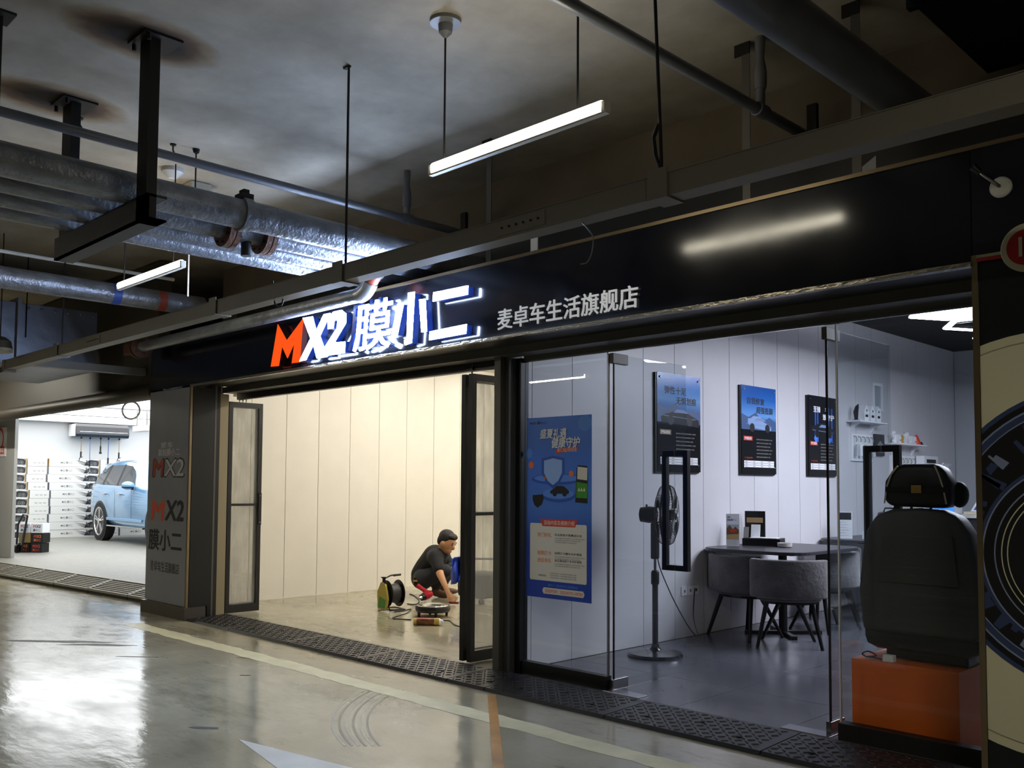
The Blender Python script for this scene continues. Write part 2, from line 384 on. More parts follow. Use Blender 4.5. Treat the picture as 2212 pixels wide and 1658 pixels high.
# ---- work bay shell
XW, XP = -10.07, -4.98
bayw = box('wall_bay_left', M_CREAM, (XW-.08, XW-.012, 4.95, 11.5, 0, 3.1), kind='structure', label='side wall of the work bay lined with cream panels')
ys = [5.02, 5.64, 6.12, 6.59, 7.07, 7.54, 8.01, 8.5, 9.0, 9.47, 9.95, 10.42, 10.9, 11.38]
for i in range(len(ys)-1):
    box('wall_panel', M_CREAM, (XW-.012, XW, ys[i]+.004, ys[i+1]-.004, .012, 3.05), bayw)
box('baseboard_bay', mat('bay_skirting', 'ded8c6', .4), (XW, XW+.006, 5.65, 11.38, 0, .012), kind='structure')
box('wall_bay_back', M_CREAM, (XW-.08, XP-.07, 11.5, 11.6, 0, 3.1), kind='structure')
part = box('wall_partition', M_WHITEPANEL, (XP-.10, XP-.012, 5.02, 14.2, 0, 3.40), kind='structure', label='partition between bay and showroom lined with white panels')
ys = [5.03, 5.20, 5.673, 6.145, 6.63, 7.105, 7.575, 8.048, 8.51, 9.0, 9.47, 9.94, 10.41, 10.88, 11.35, 11.82, 12.29, 12.76, 13.23, 13.7, 14.14]
for i in range(len(ys)-1):
    box('wall_panel', M_WHITEPANEL, (XP-.012, XP, ys[i]+.0035, ys[i+1]-.0035, .01, 3.4), part)
box('ceiling_bay', mat('bay_ceiling', 'd8d4c8', .6), (XW-.08, XP-.1, 5.03, 11.6, 3.1, 3.18), kind='structure')
# bay lamps: long tubes hung under the bay ceiling
M_BAYLAMP = emis('warm_led', (1., .945, .85), L_BAY)
for i, (x, y) in enumerate(((-8.6, 6.9), (-6.6, 6.9), (-8.6, 8.5), (-6.6, 8.5), (-8.6, 10.1), (-6.6, 10.1))):
    t = thing('bay_lamp', 'warm white batten lamp under the work bay ceiling', 'lamp', (x, y, 3.02), group='battens under the bay ceiling')
    box('housing', M_WHITE, (x-.6, x+.6, y-.04, y+.04, 3.045, 3.099), t)
    box('diffuser', M_BAYLAMP, (x-.58, x+.58, y-.035, y+.035, 3.02, 3.045), t)

# ---- showroom shell
M_TILE = mat('grey_stone_tile', '5a5b63', .24, var=.10, vs=2.2, rvar=.05, spec=.6)
sfl = box('floor_showroom', mat('tile_grout', '3c3d42', .6), (XP-.01, 3.5, 4.93, 14.2, 0, .004), kind='structure', label='grey stone tile floor of the showroom')
tile_proto = None
for i in range(11):
    for j in range(13):
        x0 = XP+.02+i*.75; y0 = 4.94+j*.75
        x1, y1 = min(x0+.746, 3.45), min(y0+.746, 14.15)
        if x1-x0 < .1: continue
        box('tile', M_TILE, (x0, x1, y0, y1, .002, .008), sfl)
box('wall_showroom_back', mat('pale_grey_wall', 'b9bdc2', .6), (XP, 3.5, 14.15, 14.25, 0, 3.9), kind='structure')
box('wall_showroom_right', mat('pale_grey_wall', 'b9bdc2', .6), (3.5, 3.6, 5.0, 14.25, 0, 3.9), kind='structure')
box('ceiling_showroom', mat('black_ceiling', '141519', .7), (XP, 3.6, 5.1, 14.25, 3.4, 3.46), kind='structure')

# ---- car wash bay shell (floor raised a little)
ZW = .15
M_GRID = mat('grid_floor', '8c8b83', .45, var=.08, vs=8)
def grid_bump(m, sc):
    N = m.node_tree.nodes; L = m.node_tree.links; b = N['Principled BSDF']
    tc = N.new('ShaderNodeTexCoord'); ck = N.new('ShaderNodeTexVoronoi'); ck.inputs['Scale'].default_value = sc; ck.inputs['Randomness'].default_value = .15
    L.new(tc.outputs['Object'], ck.inputs['Vector']); bp = N.new('ShaderNodeBump'); bp.inputs['Strength'].default_value = .9; bp.inputs['Distance'].default_value = .02
    L.new(ck.outputs[0], bp.inputs['Height']); L.new(bp.outputs[0], b.inputs['Normal'])
grid_bump(M_GRID, 16)
MB().prism([(-10.16, 5.07, 0), (-10.16, 12, 0), (-22.5, 12, 0), (-22.5, 4.17, 0)], (0, 0, ZW)).build('floor_wash_bay', M_GRID, kind='structure', label='raised pale grid floor of the car wash bay')
M_WASHW = mat('wash_wall', 'cfd0d0', .5)
box('wall_wash_left', M_WASHW, (-22.6, -22.46, 4.6, 12, 0, 3.0), kind='structure')
box('wall_wash_back', M_WASHW, (-22.5, -10.15, 12, 12.1, 0, 3.0), kind='structure')
box('ceiling_wash', mat('wash_ceiling', '9a9a9a', .6), (-22.5, -10.15, 4.9, 12, 2.86, 2.94), kind='structure')
M_WASHL = emis('cold_led', (.97, .99, 1.), L_WASH)
for i, (x0, x1, y0, y1) in enumerate(((-22.2, -20.0, 5.15, 11.5), (-19.8, -17.6, 5.15, 11.5), (-17.4, -15.2, 5.15, 11.5), (-15.0, -12.8, 6.0, 11.5))):
    t = thing('ceiling_light', ('glowing white ceiling panel along the carton stack', 'glowing white ceiling panel over the tail of the blue car', 'glowing white ceiling panel over the bonnet of the blue car', 'glowing white ceiling panel beside the work bay wall')[i], 'light', ((x0+x1)/2, (y0+y1)/2, 2.80), group='light panels over the wash bay')
    MB().box(x0-.05, x0, y0-.05, y1+.05, 2.79, 2.86).box(x1, x1+.05, y0-.05, y1+.05, 2.79, 2.86).box(x0, x1, y0-.05, y0, 2.79, 2.86).box(x0, x1, y1, y1+.05, 2.79, 2.86).build('frame', M_WHITE, t)
    box('diffuser', M_WASHL, (x0, x1, y0, y1, 2.80, 2.815), t)
pl = box('wall_wash_pier', mat('pale_pier', 'b7b9ba', .5), (-19.6, -16.75, 5.04, 5.09, 0, 2.86), kind='structure', label='pale grey pier with a warning sign')
# dark rolled lintel along the wash bay opening
b = MB()
b.tube([(-24, 4.47, 2.42), (-10.1, 4.47, 2.42)], .085, 20).box(-24, -10.1, 4.48, 4.62, 2.4, 3.9)
b.build('trim_1', mat('lintel_dark', '3b362d', .5), kind='structure', smooth=True, label='dark lintel with a rolled edge over the wash bay')
# ================================================================ FACADE
YF = 4.40
# sign band
sb = thing('sign_board', 'long glossy black sign band with lit lettering across the shopfront', 'sign', (-5.8, YF, 2.405))
box('panel', M_BLACKPANEL, (-10.08, -1.462, YF, YF+.06, 2.42, 2.935), sb)
box('top_trim', M_GOLD, (-10.08, -1.0, YF-.012, YF+.07, 2.935, 2.955), sb)
box('bottom_trim', M_SILVER, (-9.10, -1.462, YF-.014, YF+.03, 2.402, 2.422), sb)
box('neighbour_panel', mat('navy_acp', '14151f', .24, spec=.6), (-1.458, 1.2, YF, YF+.06, 2.445, 2.935), sb, label='slightly bluer panel of the band')
box('back_frame', M_DARK, (-10.08, 1.2, YF+.06, YF+.12, 2.42, 2.90), sb)
# lit letters, cut from the photograph's outlines on the band plane and given 6 cm depth
YL = YF-.065
K = 880/2212
def outline(pts): return [PX(560+x*K, 560+y*K, 1, YL) for x, y in pts]
M_LW = emis('sign_white', (.50, .66, 1.), L_SIGN); M_LR = emis('sign_red', (1., .075, .008), 1.25); M_SIDE = mat('sign_side_blue', '0a1640', .3, emit=(.02, .10, .8), es=.22)
M_SIDER = mat('sign_side_dark', '35100a', .4)
def letter(name, polys, face, side, label):
    t = thing(name, label, 'sign letter', tuple(polys[0][0]), group=None)
    for p in polys: MB().prism([(q.x, YL, q.z) for q in p], (0, .006, 0)).build('face', face, t)
    for p in polys:
        b = MB(); c = sum((Vector((q.x, 0, q.z)) for q in p), Vector())/len(p)
        b.prism([(c.x+(q.x-c.x)*.96, YL+.0061, c.z+(q.z-c.z)*.96) for q in p], (0, .058, 0))
        b.build('return', side, t)
    return t
letter('sign_letter', [outline([(62,582),(100,352),(148,440),(236,322),(218,558),(176,563),(190,452),(152,536),(122,470),(104,578)])], M_LR, M_SIDER, 'glowing red letter M on the black sign band')
letter('sign_letter', [outline([(236,318),(288,310),(308,388),(350,298),(385,292),(328,415),(368,528),(312,536),(292,462),(252,545),(218,552),(278,428)])], M_LW, M_SIDE, 'glowing white letter X on the black sign band')
letter('sign_letter', [outline([(372,378),(372,330),(400,285),(445,275),(470,295),(468,345),(412,440),(408,452),(464,446),(462,508),(350,524),(352,480),(420,375),(425,335),(415,325),(405,335),(400,372)])], M_LW, M_SIDE, 'glowing white numeral 2 on the black sign band')
mo = thing('sign_letter', 'glowing white many stroked Chinese character beside numeral 2 on the sign band', 'sign letter', tuple(PX(560+620*K, 560+490*K, 1, YL)))
ptext('face', '膜', M_LW, mo, 560+512*K, 560+226*K, 560+712*K, 560+490*K, 1, YL+.006, depth=.006, bold=.006, shear=.10)
ptext('return', '膜', M_SIDE, mo, 560+514*K, 560+227*K, 560+710*K, 560+489*K, 1, YL+.062, depth=.0555, bold=.003, shear=.10)
letter('sign_letter', [outline(p) for p in ([(750,242),(782,240),(748,415),(716,420)], [(808,182),(842,176),(826,452),(790,465),(786,440),(800,430)], [(868,218),(900,214),(908,390),(880,395)])], M_LW, M_SIDE, 'glowing white Chinese character of three upright strokes on the sign band')
letter('sign_letter', [outline(p) for p in ([(945,180),(1132,142),(1130,190),(942,228)], [(925,392),(1124,352),(1120,402),(922,438)])], M_LW, M_SIDE, 'glowing white Chinese character of two level bars on the sign band')
M_SUB = mat('subtitle_white', 'd8dade', .5, emit='d8dade', es=.35)
text('subtitle', '麦卓车生活旗舰店', M_SUB, sb, (-4.535, YF-.008, 2.462), (1, 0, 0), (0, 0, 1), 1.2, .142, .006, bold=.012, label='row of eight small white Chinese characters')

# left pillar
pil = thing('pillar', 'grey clad pillar with printed red and black lettering between the bays', 'pillar', (-9.6, 4.5, 0))
box('cladding', M_GREYPAN, (-10.08, -9.125, YF, 4.60, .135, 2.40), pil)
box('core', M_DARK, (-10.06, -9.105, YF+.03, 4.635, .13, 2.40), pil)
box('corner_trim', M_GOLD, (-9.125, -9.098, YF-.004, YF+.02, .13, 2.405), pil)
box('plinth', mat('plinth_tile', '4b463d', .35, var=.1), (-10.12, -9.07, YF-.03, 4.60, 0, .13), pil)
M_PR = mat('print_red', '8e2b18', .5); M_PRB = mat('print_redbright', 'b8421f', .5); M_PB = mat('print_black', '121212', .5); M_PG = mat('print_grey', 'a9a9ab', .5); M_PD = mat('print_dim', '2e2d2e', .5)
def pl(s, x0, y0, x1, y1, m, bold=.0, shear=0., lift=0.0005, nm='lettering', **k):
    return ptext(nm, s, m, pil, x0, y0, x1, y1, 1, YF, .0008, bold, shear, lift, **k)
pl('爱车', 347, 954, 374, 967, M_PG, .02); pl('就贴膜小二', 342, 968, 388, 984, M_PG, .02)
pl('MX2', 329, 988, 399, 1031, M_PB, .05, .12); pl('M', 331, 991, 352, 1028, M_PR, .03, .12, .0016); pl('X2', 355, 991, 397, 1028, M_PG, .02, .12, .0016)
pl('M', 327, 1080, 354, 1124, M_PRB, .03, .12); pl('X2', 356, 1079, 397, 1125, M_PB, .04, .12)
pl('膜小二', 321, 1143, 393, 1190, M_PB, .03); pl('麦卓车生活旗舰店', 325, 1213, 387, 1236, M_PD, .012)

# right pillar with a printed wheel
rp = thing('pillar', 'black clad pillar printed with a huge wheel and tyre picture', 'pillar', (-.95, 4.6, 0))
box('cladding', mat('print_darkblue', '101216', .35), (-1.436, -.45, YF, 4.6, 0, 2.445), rp)
box('core', M_DARK, (-1.40, -.47, 4.6, 5.0, 0, 2.44), rp)
box('corner_trim', M_GOLD, (-1.462, -1.436, YF-.006, 4.62, 0, 2.45), rp)
def disc(cx, cz, r, lift, m, name, r_in=None, thick=.0008, x0=-1.434, x1=-.452):
    p = circ(cx, cz, r); p = clip(clip(clip(clip(p, 0, x0, True), 0, x1, False), 1, .02, True), 1, 2.40, False)
    if len(p) < 3: return
    MB().prism([(u, YF-lift, v) for u, v in p], (0, -thick, 0)).build(name, m, rp)
O_TYRE = mat('print_olive', 'c9c5a4', .55); O_BLUE = mat('print_blue', '2c3a5e', .5); O_BLK = mat('print_ink', '050507', .45); O_LBL = mat('print_steel', '7c88a4', .5)
for r, m, n in ((.91, O_TYRE, 'tyre_print'), (.872, mat('print_olive_edge', '8a8669', .55), 'tyre_print'), (.866, O_TYRE, 'tyre_print')):
    disc(-1.158, 1.17, r, .0005+(.91-r)*.02, m, n)
kk = 0
for r, m in ((.645, O_BLUE), (.625, O_BLK), (.60, O_LBL), (.592, O_BLUE), (.565, O_LBL), (.56, O_BLK)):
    disc(-1.0, 1.19, r, .0022+.0008*kk, m, 'rim_print'); kk += 1
# spokes and bolts drawn inside the rim
rnd = random.Random(3)
for i in range(46):
    an = rnd.uniform(pi*.55, pi*1.45); r0 = rnd.uniform(.40, .50); r1 = r0+rnd.uniform(.03, .12); wd = rnd.uniform(.006, .03); an2 = an+rnd.uniform(-.12, .12)
    m = rnd.choice((O_LBL, O_BLUE, O_TYRE, O_BLUE)); d = Vector((cos(an2), sin(an2))); nn = Vector((-d.y, d.x))*wd
    a = Vector((-1.0+r0*cos(an), 1.19+r0*sin(an))); e = a+d*(r1-r0)
    p = [tuple(a+nn), tuple(a-nn), tuple(e-nn*.6), tuple(e+nn*.6)]; p = clip(clip(p, 0, -1.434, True), 0, -.452, False)
    if len(p) > 2: MB().prism([(u, YF-.0075-.0003*(i % 5), v) for u, v in p], (0, -.0004, 0)).build('spoke_print', m, rp)
kk = 0
for r, m in ((.41, O_BLUE), (.395, O_LBL), (.388, O_BLK), (.345, O_LBL), (.339, O_BLK), (.316, O_TYRE), (.311, O_BLK), (.292, O_TYRE), (.287, O_BLK)):
    disc(-1.045, 1.115, r, .0105+.0008*kk, m, 'hub_print'); kk += 1
# coloured stripe and badge at the foot of the neighbouring band
st = thing('neighbour_stripe', 'pale and red stripe under the right end of the sign band', 'trim', (-.2, YF, 2.41))
box('pale_stripe', mat('stripe_pale', '9b967c', .5), (-1.436, 1.2, YF-.02, YF-.001, 2.432, 2.445), st)
box('red_stripe', mat('stripe_red', '8e0f0b', .5), (-1.436, 1.2, YF-.018, YF-.001, 2.417, 2.432), st)
bd = thing('badge', 'round ended red badge with a pale rim beside the black pillar', 'sign', (-1.1, YF-.04, 2.335))
def pill(x0, x1, zc, r):
    return [(x0+r+r*cos(pi/2+pi*i/24), zc+r*sin(pi/2+pi*i/24)) for i in range(25)]+[(x1-r+r*cos(-pi/2+pi*i/24), zc+r*sin(-pi/2+pi*i/24)) for i in range(25)]
MB().prism([(u, YF-.022, v) for u, v in pill(-1.326, -.8, 2.44, .105)], (0, -.03, 0)).build('rim', mat('badge_rim', 'a39f86', .4), bd, bevel=.004)
MB().prism([(u, YF-.0521, v) for u, v in pill(-1.300, -.826, 2.44, .078)], (0, -.004, 0)).build('field', mat('badge_red', '8c0d0a', .4), bd)
box('stroke', mat('badge_rim', 'a39f86', .4), (-1.250, -1.236, YF-.060, YF-.0562, 2.40, 2.485), bd)
# wall spot lamp on the band
q = PX(2163, 405, 1, YF)
t = thing('wall_spot_lamp', 'small round white wall lamp with a bent arm on the sign band', 'lamp', (q.x, YF, q.z))
MB().lathe([(.046, 0), (.046, .012), (.038, .02), (.012, .024)], (q.x, YF-.0005, q.z), (0, -1, 0), 28).build('base', mat('lamp_white', 'c9c7bd', .35), t, smooth=True)
MB().tube([(q.x, YF-.022, q.z), (q.x-.01, YF-.05, q.z+.01), (q.x-.05, YF-.075, q.z+.05), (q.x-.07, YF-.08, q.z+.075)], .008, 10).build('arm', M_STEEL, t, smooth=True)
MB().cyl((q.x-.062, YF-.08, q.z+.06), (q.x-.088, YF-.085, q.z+.092), .014, .02, 14).build('lamp_head', M_BLACK, t, smooth=True)

# soffit, headers, posts
box('trim_2', M_DARK, (-9.10, -1.46, YF+.12, 4.84, 2.43, 2.50), kind='structure', label='dark soffit behind the sign band')
box('trim_3', M_GREYFRAME, (-9.2, -1.46, 4.80, 4.95, 2.37, 2.43), kind='structure', label='metal header above the openings')
box('trim_4', M_BLACK, (-9.2, -5.07, 4.97, 5.03, 2.31, 2.43), kind='structure', label='black folding door track')
box('trim_5', mat('bay_head', 'cfc6ac', .5), (-9.4, -5.1, 5.035, 5.10, 2.36, 3.1), kind='structure', label='cream board over the bay opening')
box('wall_header', M_DARK, (-9.2, 3.5, 4.95, 5.10, 2.43, 3.46), kind='structure')
jm = thing('door_jamb', 'bronze grey door jamb between grey pillar and folding door', 'door frame', (-9.2, 4.75, 0))
box('outer_frame', M_BLACK, (-9.30, -9.12, 4.64, 4.74, 0, 2.43), jm)
box('stop_bead', M_GREYFRAME, (-9.128, -9.118, 4.68, 4.70, 0, 2.43), jm)
box('inner_face', mat('bronze_jamb', '9a8d70', .45, metal=.2), (-9.26, -9.185, 4.74, 4.87, 0, 2.36), jm)
box('wall_bay_return', M_CREAM, (-10.07, -9.27, 4.76, 4.85, 0, 3.1), kind='structure')
ps = thing('door_post', 'brown grey metal post between the work bay and the showroom', 'post', (-5.0, 4.9, 0))
box('front_post', mat('post_brown', '5b574c', .45, metal=.3), (-5.045, -4.975, 4.85, 5.0, 0, 2.43), ps, bev=.004)
box('side_post', mat('post_grey', '5a5a5c', .4, metal=.3), (-4.972, -4.915, 4.90, 5.02, 0, 2.43), ps, bev=.004)
box('glazing_channel', M_BLACK, (-4.915, -4.86, 4.955, 5.035, 0, 2.36), ps)

# folding doors -----------------------------------------------------
M_PLASTIC = film('film_glass', (.93, .93, .92), .16, 'e4e4e0')
def fold_leaf(root, x0, x1, y0, y1, z0=.018, z1=2.285):
    """one framed glass leaf that stands across the opening line (thin in x)"""
    fw_ = .045
    MB().box(x0, x1, y0, y0+fw_, z0, z1).box(x0, x1, y1-fw_, y1, z0, z1).box(x0, x1, y0+fw_, y1-fw_, z0, z0+.085).box(x0, x1, y0+fw_, y1-fw_, z1-.055, z1).box(x0, x1, y0+fw_, y1-fw_, 1.16, 1.185).build('leaf_frame', M_BLACK, root)
    xm = (x0+x1)/2
    box('pane', M_PLASTIC, (xm-.004, xm+.004, y0+fw_, y1-fw_, z0+.085, 1.16), root)
    box('pane', M_PLASTIC, (xm-.004, xm+.004, y0+fw_, y1-fw_, 1.185, z1-.055), root)
    return root
fl = thing('folding_door', 'black framed glass folding door folded beside the bronze jamb', 'door', (-9.32, 5.15, 0))
fold_leaf(fl, -9.305, -9.26, 4.89, 5.30); fold_leaf(fl, -9.235, -9.19, 4.882, 5.285)
MB().box(-9.19, -9.172, 5.245, 5.28, .95, 1.30).build('handle', M_BLACK, fl)
for z in (.98, 1.27): MB().cyl((-9.172, 5.262, z), (-9.168, 5.262, z), .006).build('screw', M_STEEL, fl)
for yy in (5.02, 5.06, 5.10): MB().cyl((-9.23, yy, 2.285), (-9.23, yy, 2.36), .005).ell((-9.23, yy, 2.315), (.012, .006, .018), 10, 6).build('roller', M_STEEL, fl, smooth=True)
fr = thing('folding_door', 'black framed glass folding door folded beside the brown post', 'door', (-5.45, 5.2, 0))
fold_leaf(fr, -5.525, -5.48, 4.95, 5.60); fold_leaf(fr, -5.435, -5.39, 4.945, 5.60)
for yy in (4.96, 4.99, 5.02): MB().cyl((-5.41-(yy-4.96)*1.2, yy, 2.285), (-5.41-(yy-4.96)*1.2, yy, 2.36), .005).ell((-5.41-(yy-4.96)*1.2, yy, 2.32), (.006, .012, .018), 10, 6).build('roller', M_STEEL, fr, smooth=True)

# showroom glazing --------------------------------------------------
YG = 5.0; XD1, XD2 = -4.03, -2.47
g1 = thing('shop_window', 'fixed showroom glass panel with a blue poster on it', 'window', (-4.45, YG, 0))
box('pane', M_GLASS, (-4.86, XD1-.032, YG-.005, YG+.005, .105, 2.33), g1)
MB().box(-4.86, XD1-.022, YG-.03, YG+.03, 0, .105).build('kick_rail', M_BLACK, g1)
box('edge_trim', mat('edge_grey', '8f8f8f', .3, metal=.7), (XD1-.032, XD1-.020, YG-.008, YG+.008, .105, 2.33), g1)
g2 = thing('shop_window', 'fixed showroom glass panel in front of the display seat', 'window', (-2.05, YG, 0))
box('pane', M_GLASS, (-2.392, -1.41, YG-.005, YG+.005, .10, 2.33), g2)
box('kick_rail', mat('kick_dark', '191815', .5), (-2.395, -1.41, YG-.04, YG+.04, 0, .10), g2)
box('edge_trim', mat('edge_white', 'd8d8d8', .3), (-2.400, -2.392, YG-.008, YG+.008, .10, 2.33), g2)
gt = thing('glass_transom', 'frosted head rail strip over the showroom glass doors', 'window frame', (-3.1, YG, 2.30))
box('rail', M_GREYFRAME, (-4.86, -1.41, YG-.02, YG+.02, 2.337, 2.38), gt)
box('lower_bead', M_STEEL, (-4.86, -1.41, YG-.012, YG+.012, 2.330, 2.337), gt)
def pivot_door(x, label):
    t = thing('glass_door', label, 'door', (x, YG+.45, 0))
    box('pane', M_GLASS2, (x-.006, x+.006, YG+.03, YG+.89, .012, 2.315), t)
    box('leading_edge', mat('edge_dark', '15181a', .3), (x-.0065, x+.0065, YG+.024, YG+.03, .012, 2.315), t)
    box('bottom_fitting', M_STEEL, (x-.016, x+.016, YG+.0, YG+.17, .015, .085), t, bev=.003)
    box('top_fitting', M_GREYFRAME, (x-.016, x+.016, YG+.0, YG+.17, 2.25, 2.322), t, bev=.003)
    hy = YG+.765
    for s, nm in ((-1, 'handle'), (1, 'handle')):
        xo = x+s*.115
        MB().box(min(xo, xo-s*.04), max(xo, xo-s*.04), hy-.02, hy+.02, .775, 1.665).box(min(x+s*.0065, xo-s*.04), max(x+s*.0065, xo-s*.04), hy-.02, hy+.02, .775, .815).box(min(x+s*.0065, xo-s*.04), max(x+s*.0065, xo-s*.04), hy-.02, hy+.02, 1.625, 1.665).build(nm, M_BLACK, t)
    return t
pivot_door(XD1, 'open glass door with black square handles beside the blue poster')
pivot_door(XD2, 'open glass door with black square handles beside the display seat')
for x, s in ((XD1, 1), (XD2, -1)):
    box('floor_spring', mat('hinge_cover', 'a9aab2', .25, metal=.8), (min(x-.03*s, x+.27*s), max(x-.03*s, x+.27*s), YG-.055, YG+.055, .008, .016), bev=.002,
        label=('bright steel floor spring cover under the door by the poster' if s > 0 else 'bright steel floor spring cover under the door by the display seat'), cat='floor spring')
# ================================================================ GARAGE SERVICES
M_GALV = mat('galvanised_pipe', '7d8086', .38, metal=.55, var=.25, vs=9, bump=.35, bs=35, rvar=.1)
M_PIPEGREY = mat('painted_pipe', '6b6d72', .35, metal=.25, var=.1, vs=6)
M_RUST = mat('rusty_coupling', '5a3a28', .6, metal=.3, var=.4, vs=18, bump=.3)
M_IRON = mat('black_iron', '141312', .6, metal=.2)
M_TRAY = mat('cable_tray', '6f6a5f', .5, metal=.2, var=.06, vs=3)
M_TUBEW = mat('lamp_housing', 'd8d4c6', .5)
M_TUBE = emis('fluorescent_tube', (1., .92, .72), L_TUBE); M_FILL_TUBE = emis('fill_tube', (1., .94, .80), L_FILL)  # the second, stronger tube is only for the added fill lamps
def tube_lamp(x0, x1, y, z, label, group=None, hang=True, inv=True):
    t = thing('tube_lamp', label, 'lamp', ((x0+x1)/2, y, z-.03), group=group)
    # open white trough above the tube
    b = MB()
    if inv:                                                         # batten hung upside down: slim housing below the bare tube
        prof = [(-.018, -.034), (-.014, -.042), (.014, -.042), (.018, -.034)]
    else: prof = [(-.07, -.015), (-.035, .028), (.035, .028), (.07, -.015), (.066, -.018), (.032, .022), (-.032, .022), (-.066, -.018)]
    b.prism([(x0, y+u, z+v) for u, v in prof], (x1-x0, 0, 0)).build('housing', M_TUBEW, t)
    MB().cyl((x0+.03, y, z-.004), (x1-.03, y, z-.004), .029 if inv else .024, n=14).build('tube', M_TUBE if inv else M_FILL_TUBE, t, smooth=True)
    for xe in (x0+.012, x1-.012):
        MB().box(xe-.012, xe+.012, y-.022, y+.022, z-.036, z+.014).build('lamp_holder', M_TUBEW, t, bevel=.004)
    if hang:
        for k, xe in enumerate((x0+.11, x1-.18)):
            MB().tube([(xe, y, z+(.025 if inv else .028)), (xe, y, ZC-.09 if k == 0 else ZC-.001)], .0055, 8).build('hanger', M_IRON, t)
            if k == 0: MB().lathe([(.085, 0), (.085, -.02), (.04, -.025), (.036, -.07), (.008, -.10)], (xe, y, ZC-.001), (0, 0, 1), 24).build('ceiling_rose', mat('rose_grey', '77787c', .5), t, smooth=True)
    return t
tube_lamp(-3.84, -2.60, 3.2, 3.125, 'lit fluorescent lamp hung above the cable tray near the sign lettering')
tube_lamp(-8.03, -6.80, 3.2, 3.105, 'lit fluorescent lamp hung beside the pipe bundle at the wash bay end')
for (x, y) in ((-16.2, 3.2), (-10.6, -1.0), (-14.6, -1.0), (.5, .6)):  # unseen lamps added out of view to brighten floor, pillars and seat
    tube_lamp(x, x+1.24, y, 3.12, 'unseen fluorescent fill lamp added over the driving lane', 'added fill lamps over the lane', inv=False)

# hanger frames
def post(name, x, y, z0, w, label):
    t = thing(name, label, 'support frame', (x, y, z0))
    return t
hf = thing('pipe_hanger_frame', 'black steel U frame carrying the pipe bundle from the ceiling', 'support frame', (-5.75, 2.2, 2.87))
MB().box(-5.16, -5.03, 2.14, 2.20, 2.87, ZC-.012).box(-5.16, -5.03, 2.20, 2.26, 2.87, 2.88).build('hanger_post', M_IRON, hf)
MB().box(-6.43, -6.275, 2.16, 2.22, 3.02, ZC-.012).build('hanger_post', M_IRON, hf)
MB().box(-6.45, -5.03, 2.14, 2.16, 2.87, 3.015).box(-6.45, -5.03, 2.16, 2.26, 3.0, 3.015).box(-6.45, -5.03, 2.14, 2.26, 2.87, 2.882).build('crossbeam', mat('weathered_iron', '2a2722', .55, metal=.3, var=.3, vs=14), hf)
for x in (-5.1, -6.34): MB().box(x-.12, x+.12, 2.09, 2.31, ZC-.014, ZC-.001).build('ceiling_plate', M_IRON, hf)
for x in (-5.2, -5.0, -6.44, -6.24): MB().cyl((x, 2.12, ZC-.05), (x, 2.12, ZC-.012), .012, n=6).build('anchor_bolt', M_IRON, hf)
hf2 = thing('pipe_hanger_frame', 'black steel hanger at the outer end of the thin sprinkler pipe', 'support frame', (-5.42, 1.46, 3.3))
MB().box(-5.45, -5.39, 1.44, 1.49, 3.3, ZC-.012).build('hanger_post', M_IRON, hf2)
MB().box(-5.5, -5.33, 1.39, 1.54, ZC-.014, ZC-.001).build('ceiling_plate', M_IRON, hf2)

def ypipe(x, z, r, y0, y1, m, label, group=None, joints=()):
    t = thing('pipe', label, 'pipe', (x, (y0+y1)/2, z-r), group=group)
    MB().cyl((x, y0, z), (x, y1, z), r, n=28).build('pipe_run', m, t, smooth=True)
    for y in joints:
        MB().lathe([(r*1.02, -.035), (r*1.16, -.03), (r*1.16, .03), (r*1.02, .035)], (x, y, z), (0, 1, 0), 24, cap=False).build('coupling', m, t, smooth=True)
    return t
p1 = ypipe(-5.33, 3.112, .094, -6, 4.94, M_GALV, 'widest galvanised pipe of the bundle under the ceiling', None, (2.9,))
p2 = ypipe(-5.63, 3.088, .070, -6, 4.94, M_GALV, 'galvanised pipe with two rusty flanged valves in the bundle')
ypipe(-5.93, 3.082, .064, -6, 4.94, M_GALV, 'galvanised pipe third from the widest pipe in the bundle')
ypipe(-6.20, 3.085, .067, -6, 4.94, M_GALV, 'outermost galvanised pipe of the bundle by the second hanger post')
for yy in (2.95, 3.22):
    MB().lathe([(.072, -.045), (.125, -.04), (.125, .0), (.118, .004), (.125, .008), (.125, .04), (.072, .045)], (-5.63, yy, 3.088), (0, 1, 0), 28, cap=False).build('flange', M_RUST, p2, smooth=True, auto=30)
    for k in range(8):
        an = 2*pi*k/8+.2; MB().cyl((-5.63+.1*cos(an), yy-.055, 3.088+.1*sin(an)), (-5.63+.1*cos(an), yy+.055, 3.088+.1*sin(an)), .010, n=6).build('bolt', M_IRON, p2)
MB().cyl((-5.63, 3.085, 2.93), (-5.63, 3.085, 3.04), .035, n=14).build('drain_stub', M_IRON, p2, smooth=True)
MB().box(-5.38, -5.28, 2.86, 2.94, 3.205, 3.24).box(-5.36, -5.30, 2.88, 2.92, 3.24, 3.27).build('saddle_clamp', M_IRON, p1)
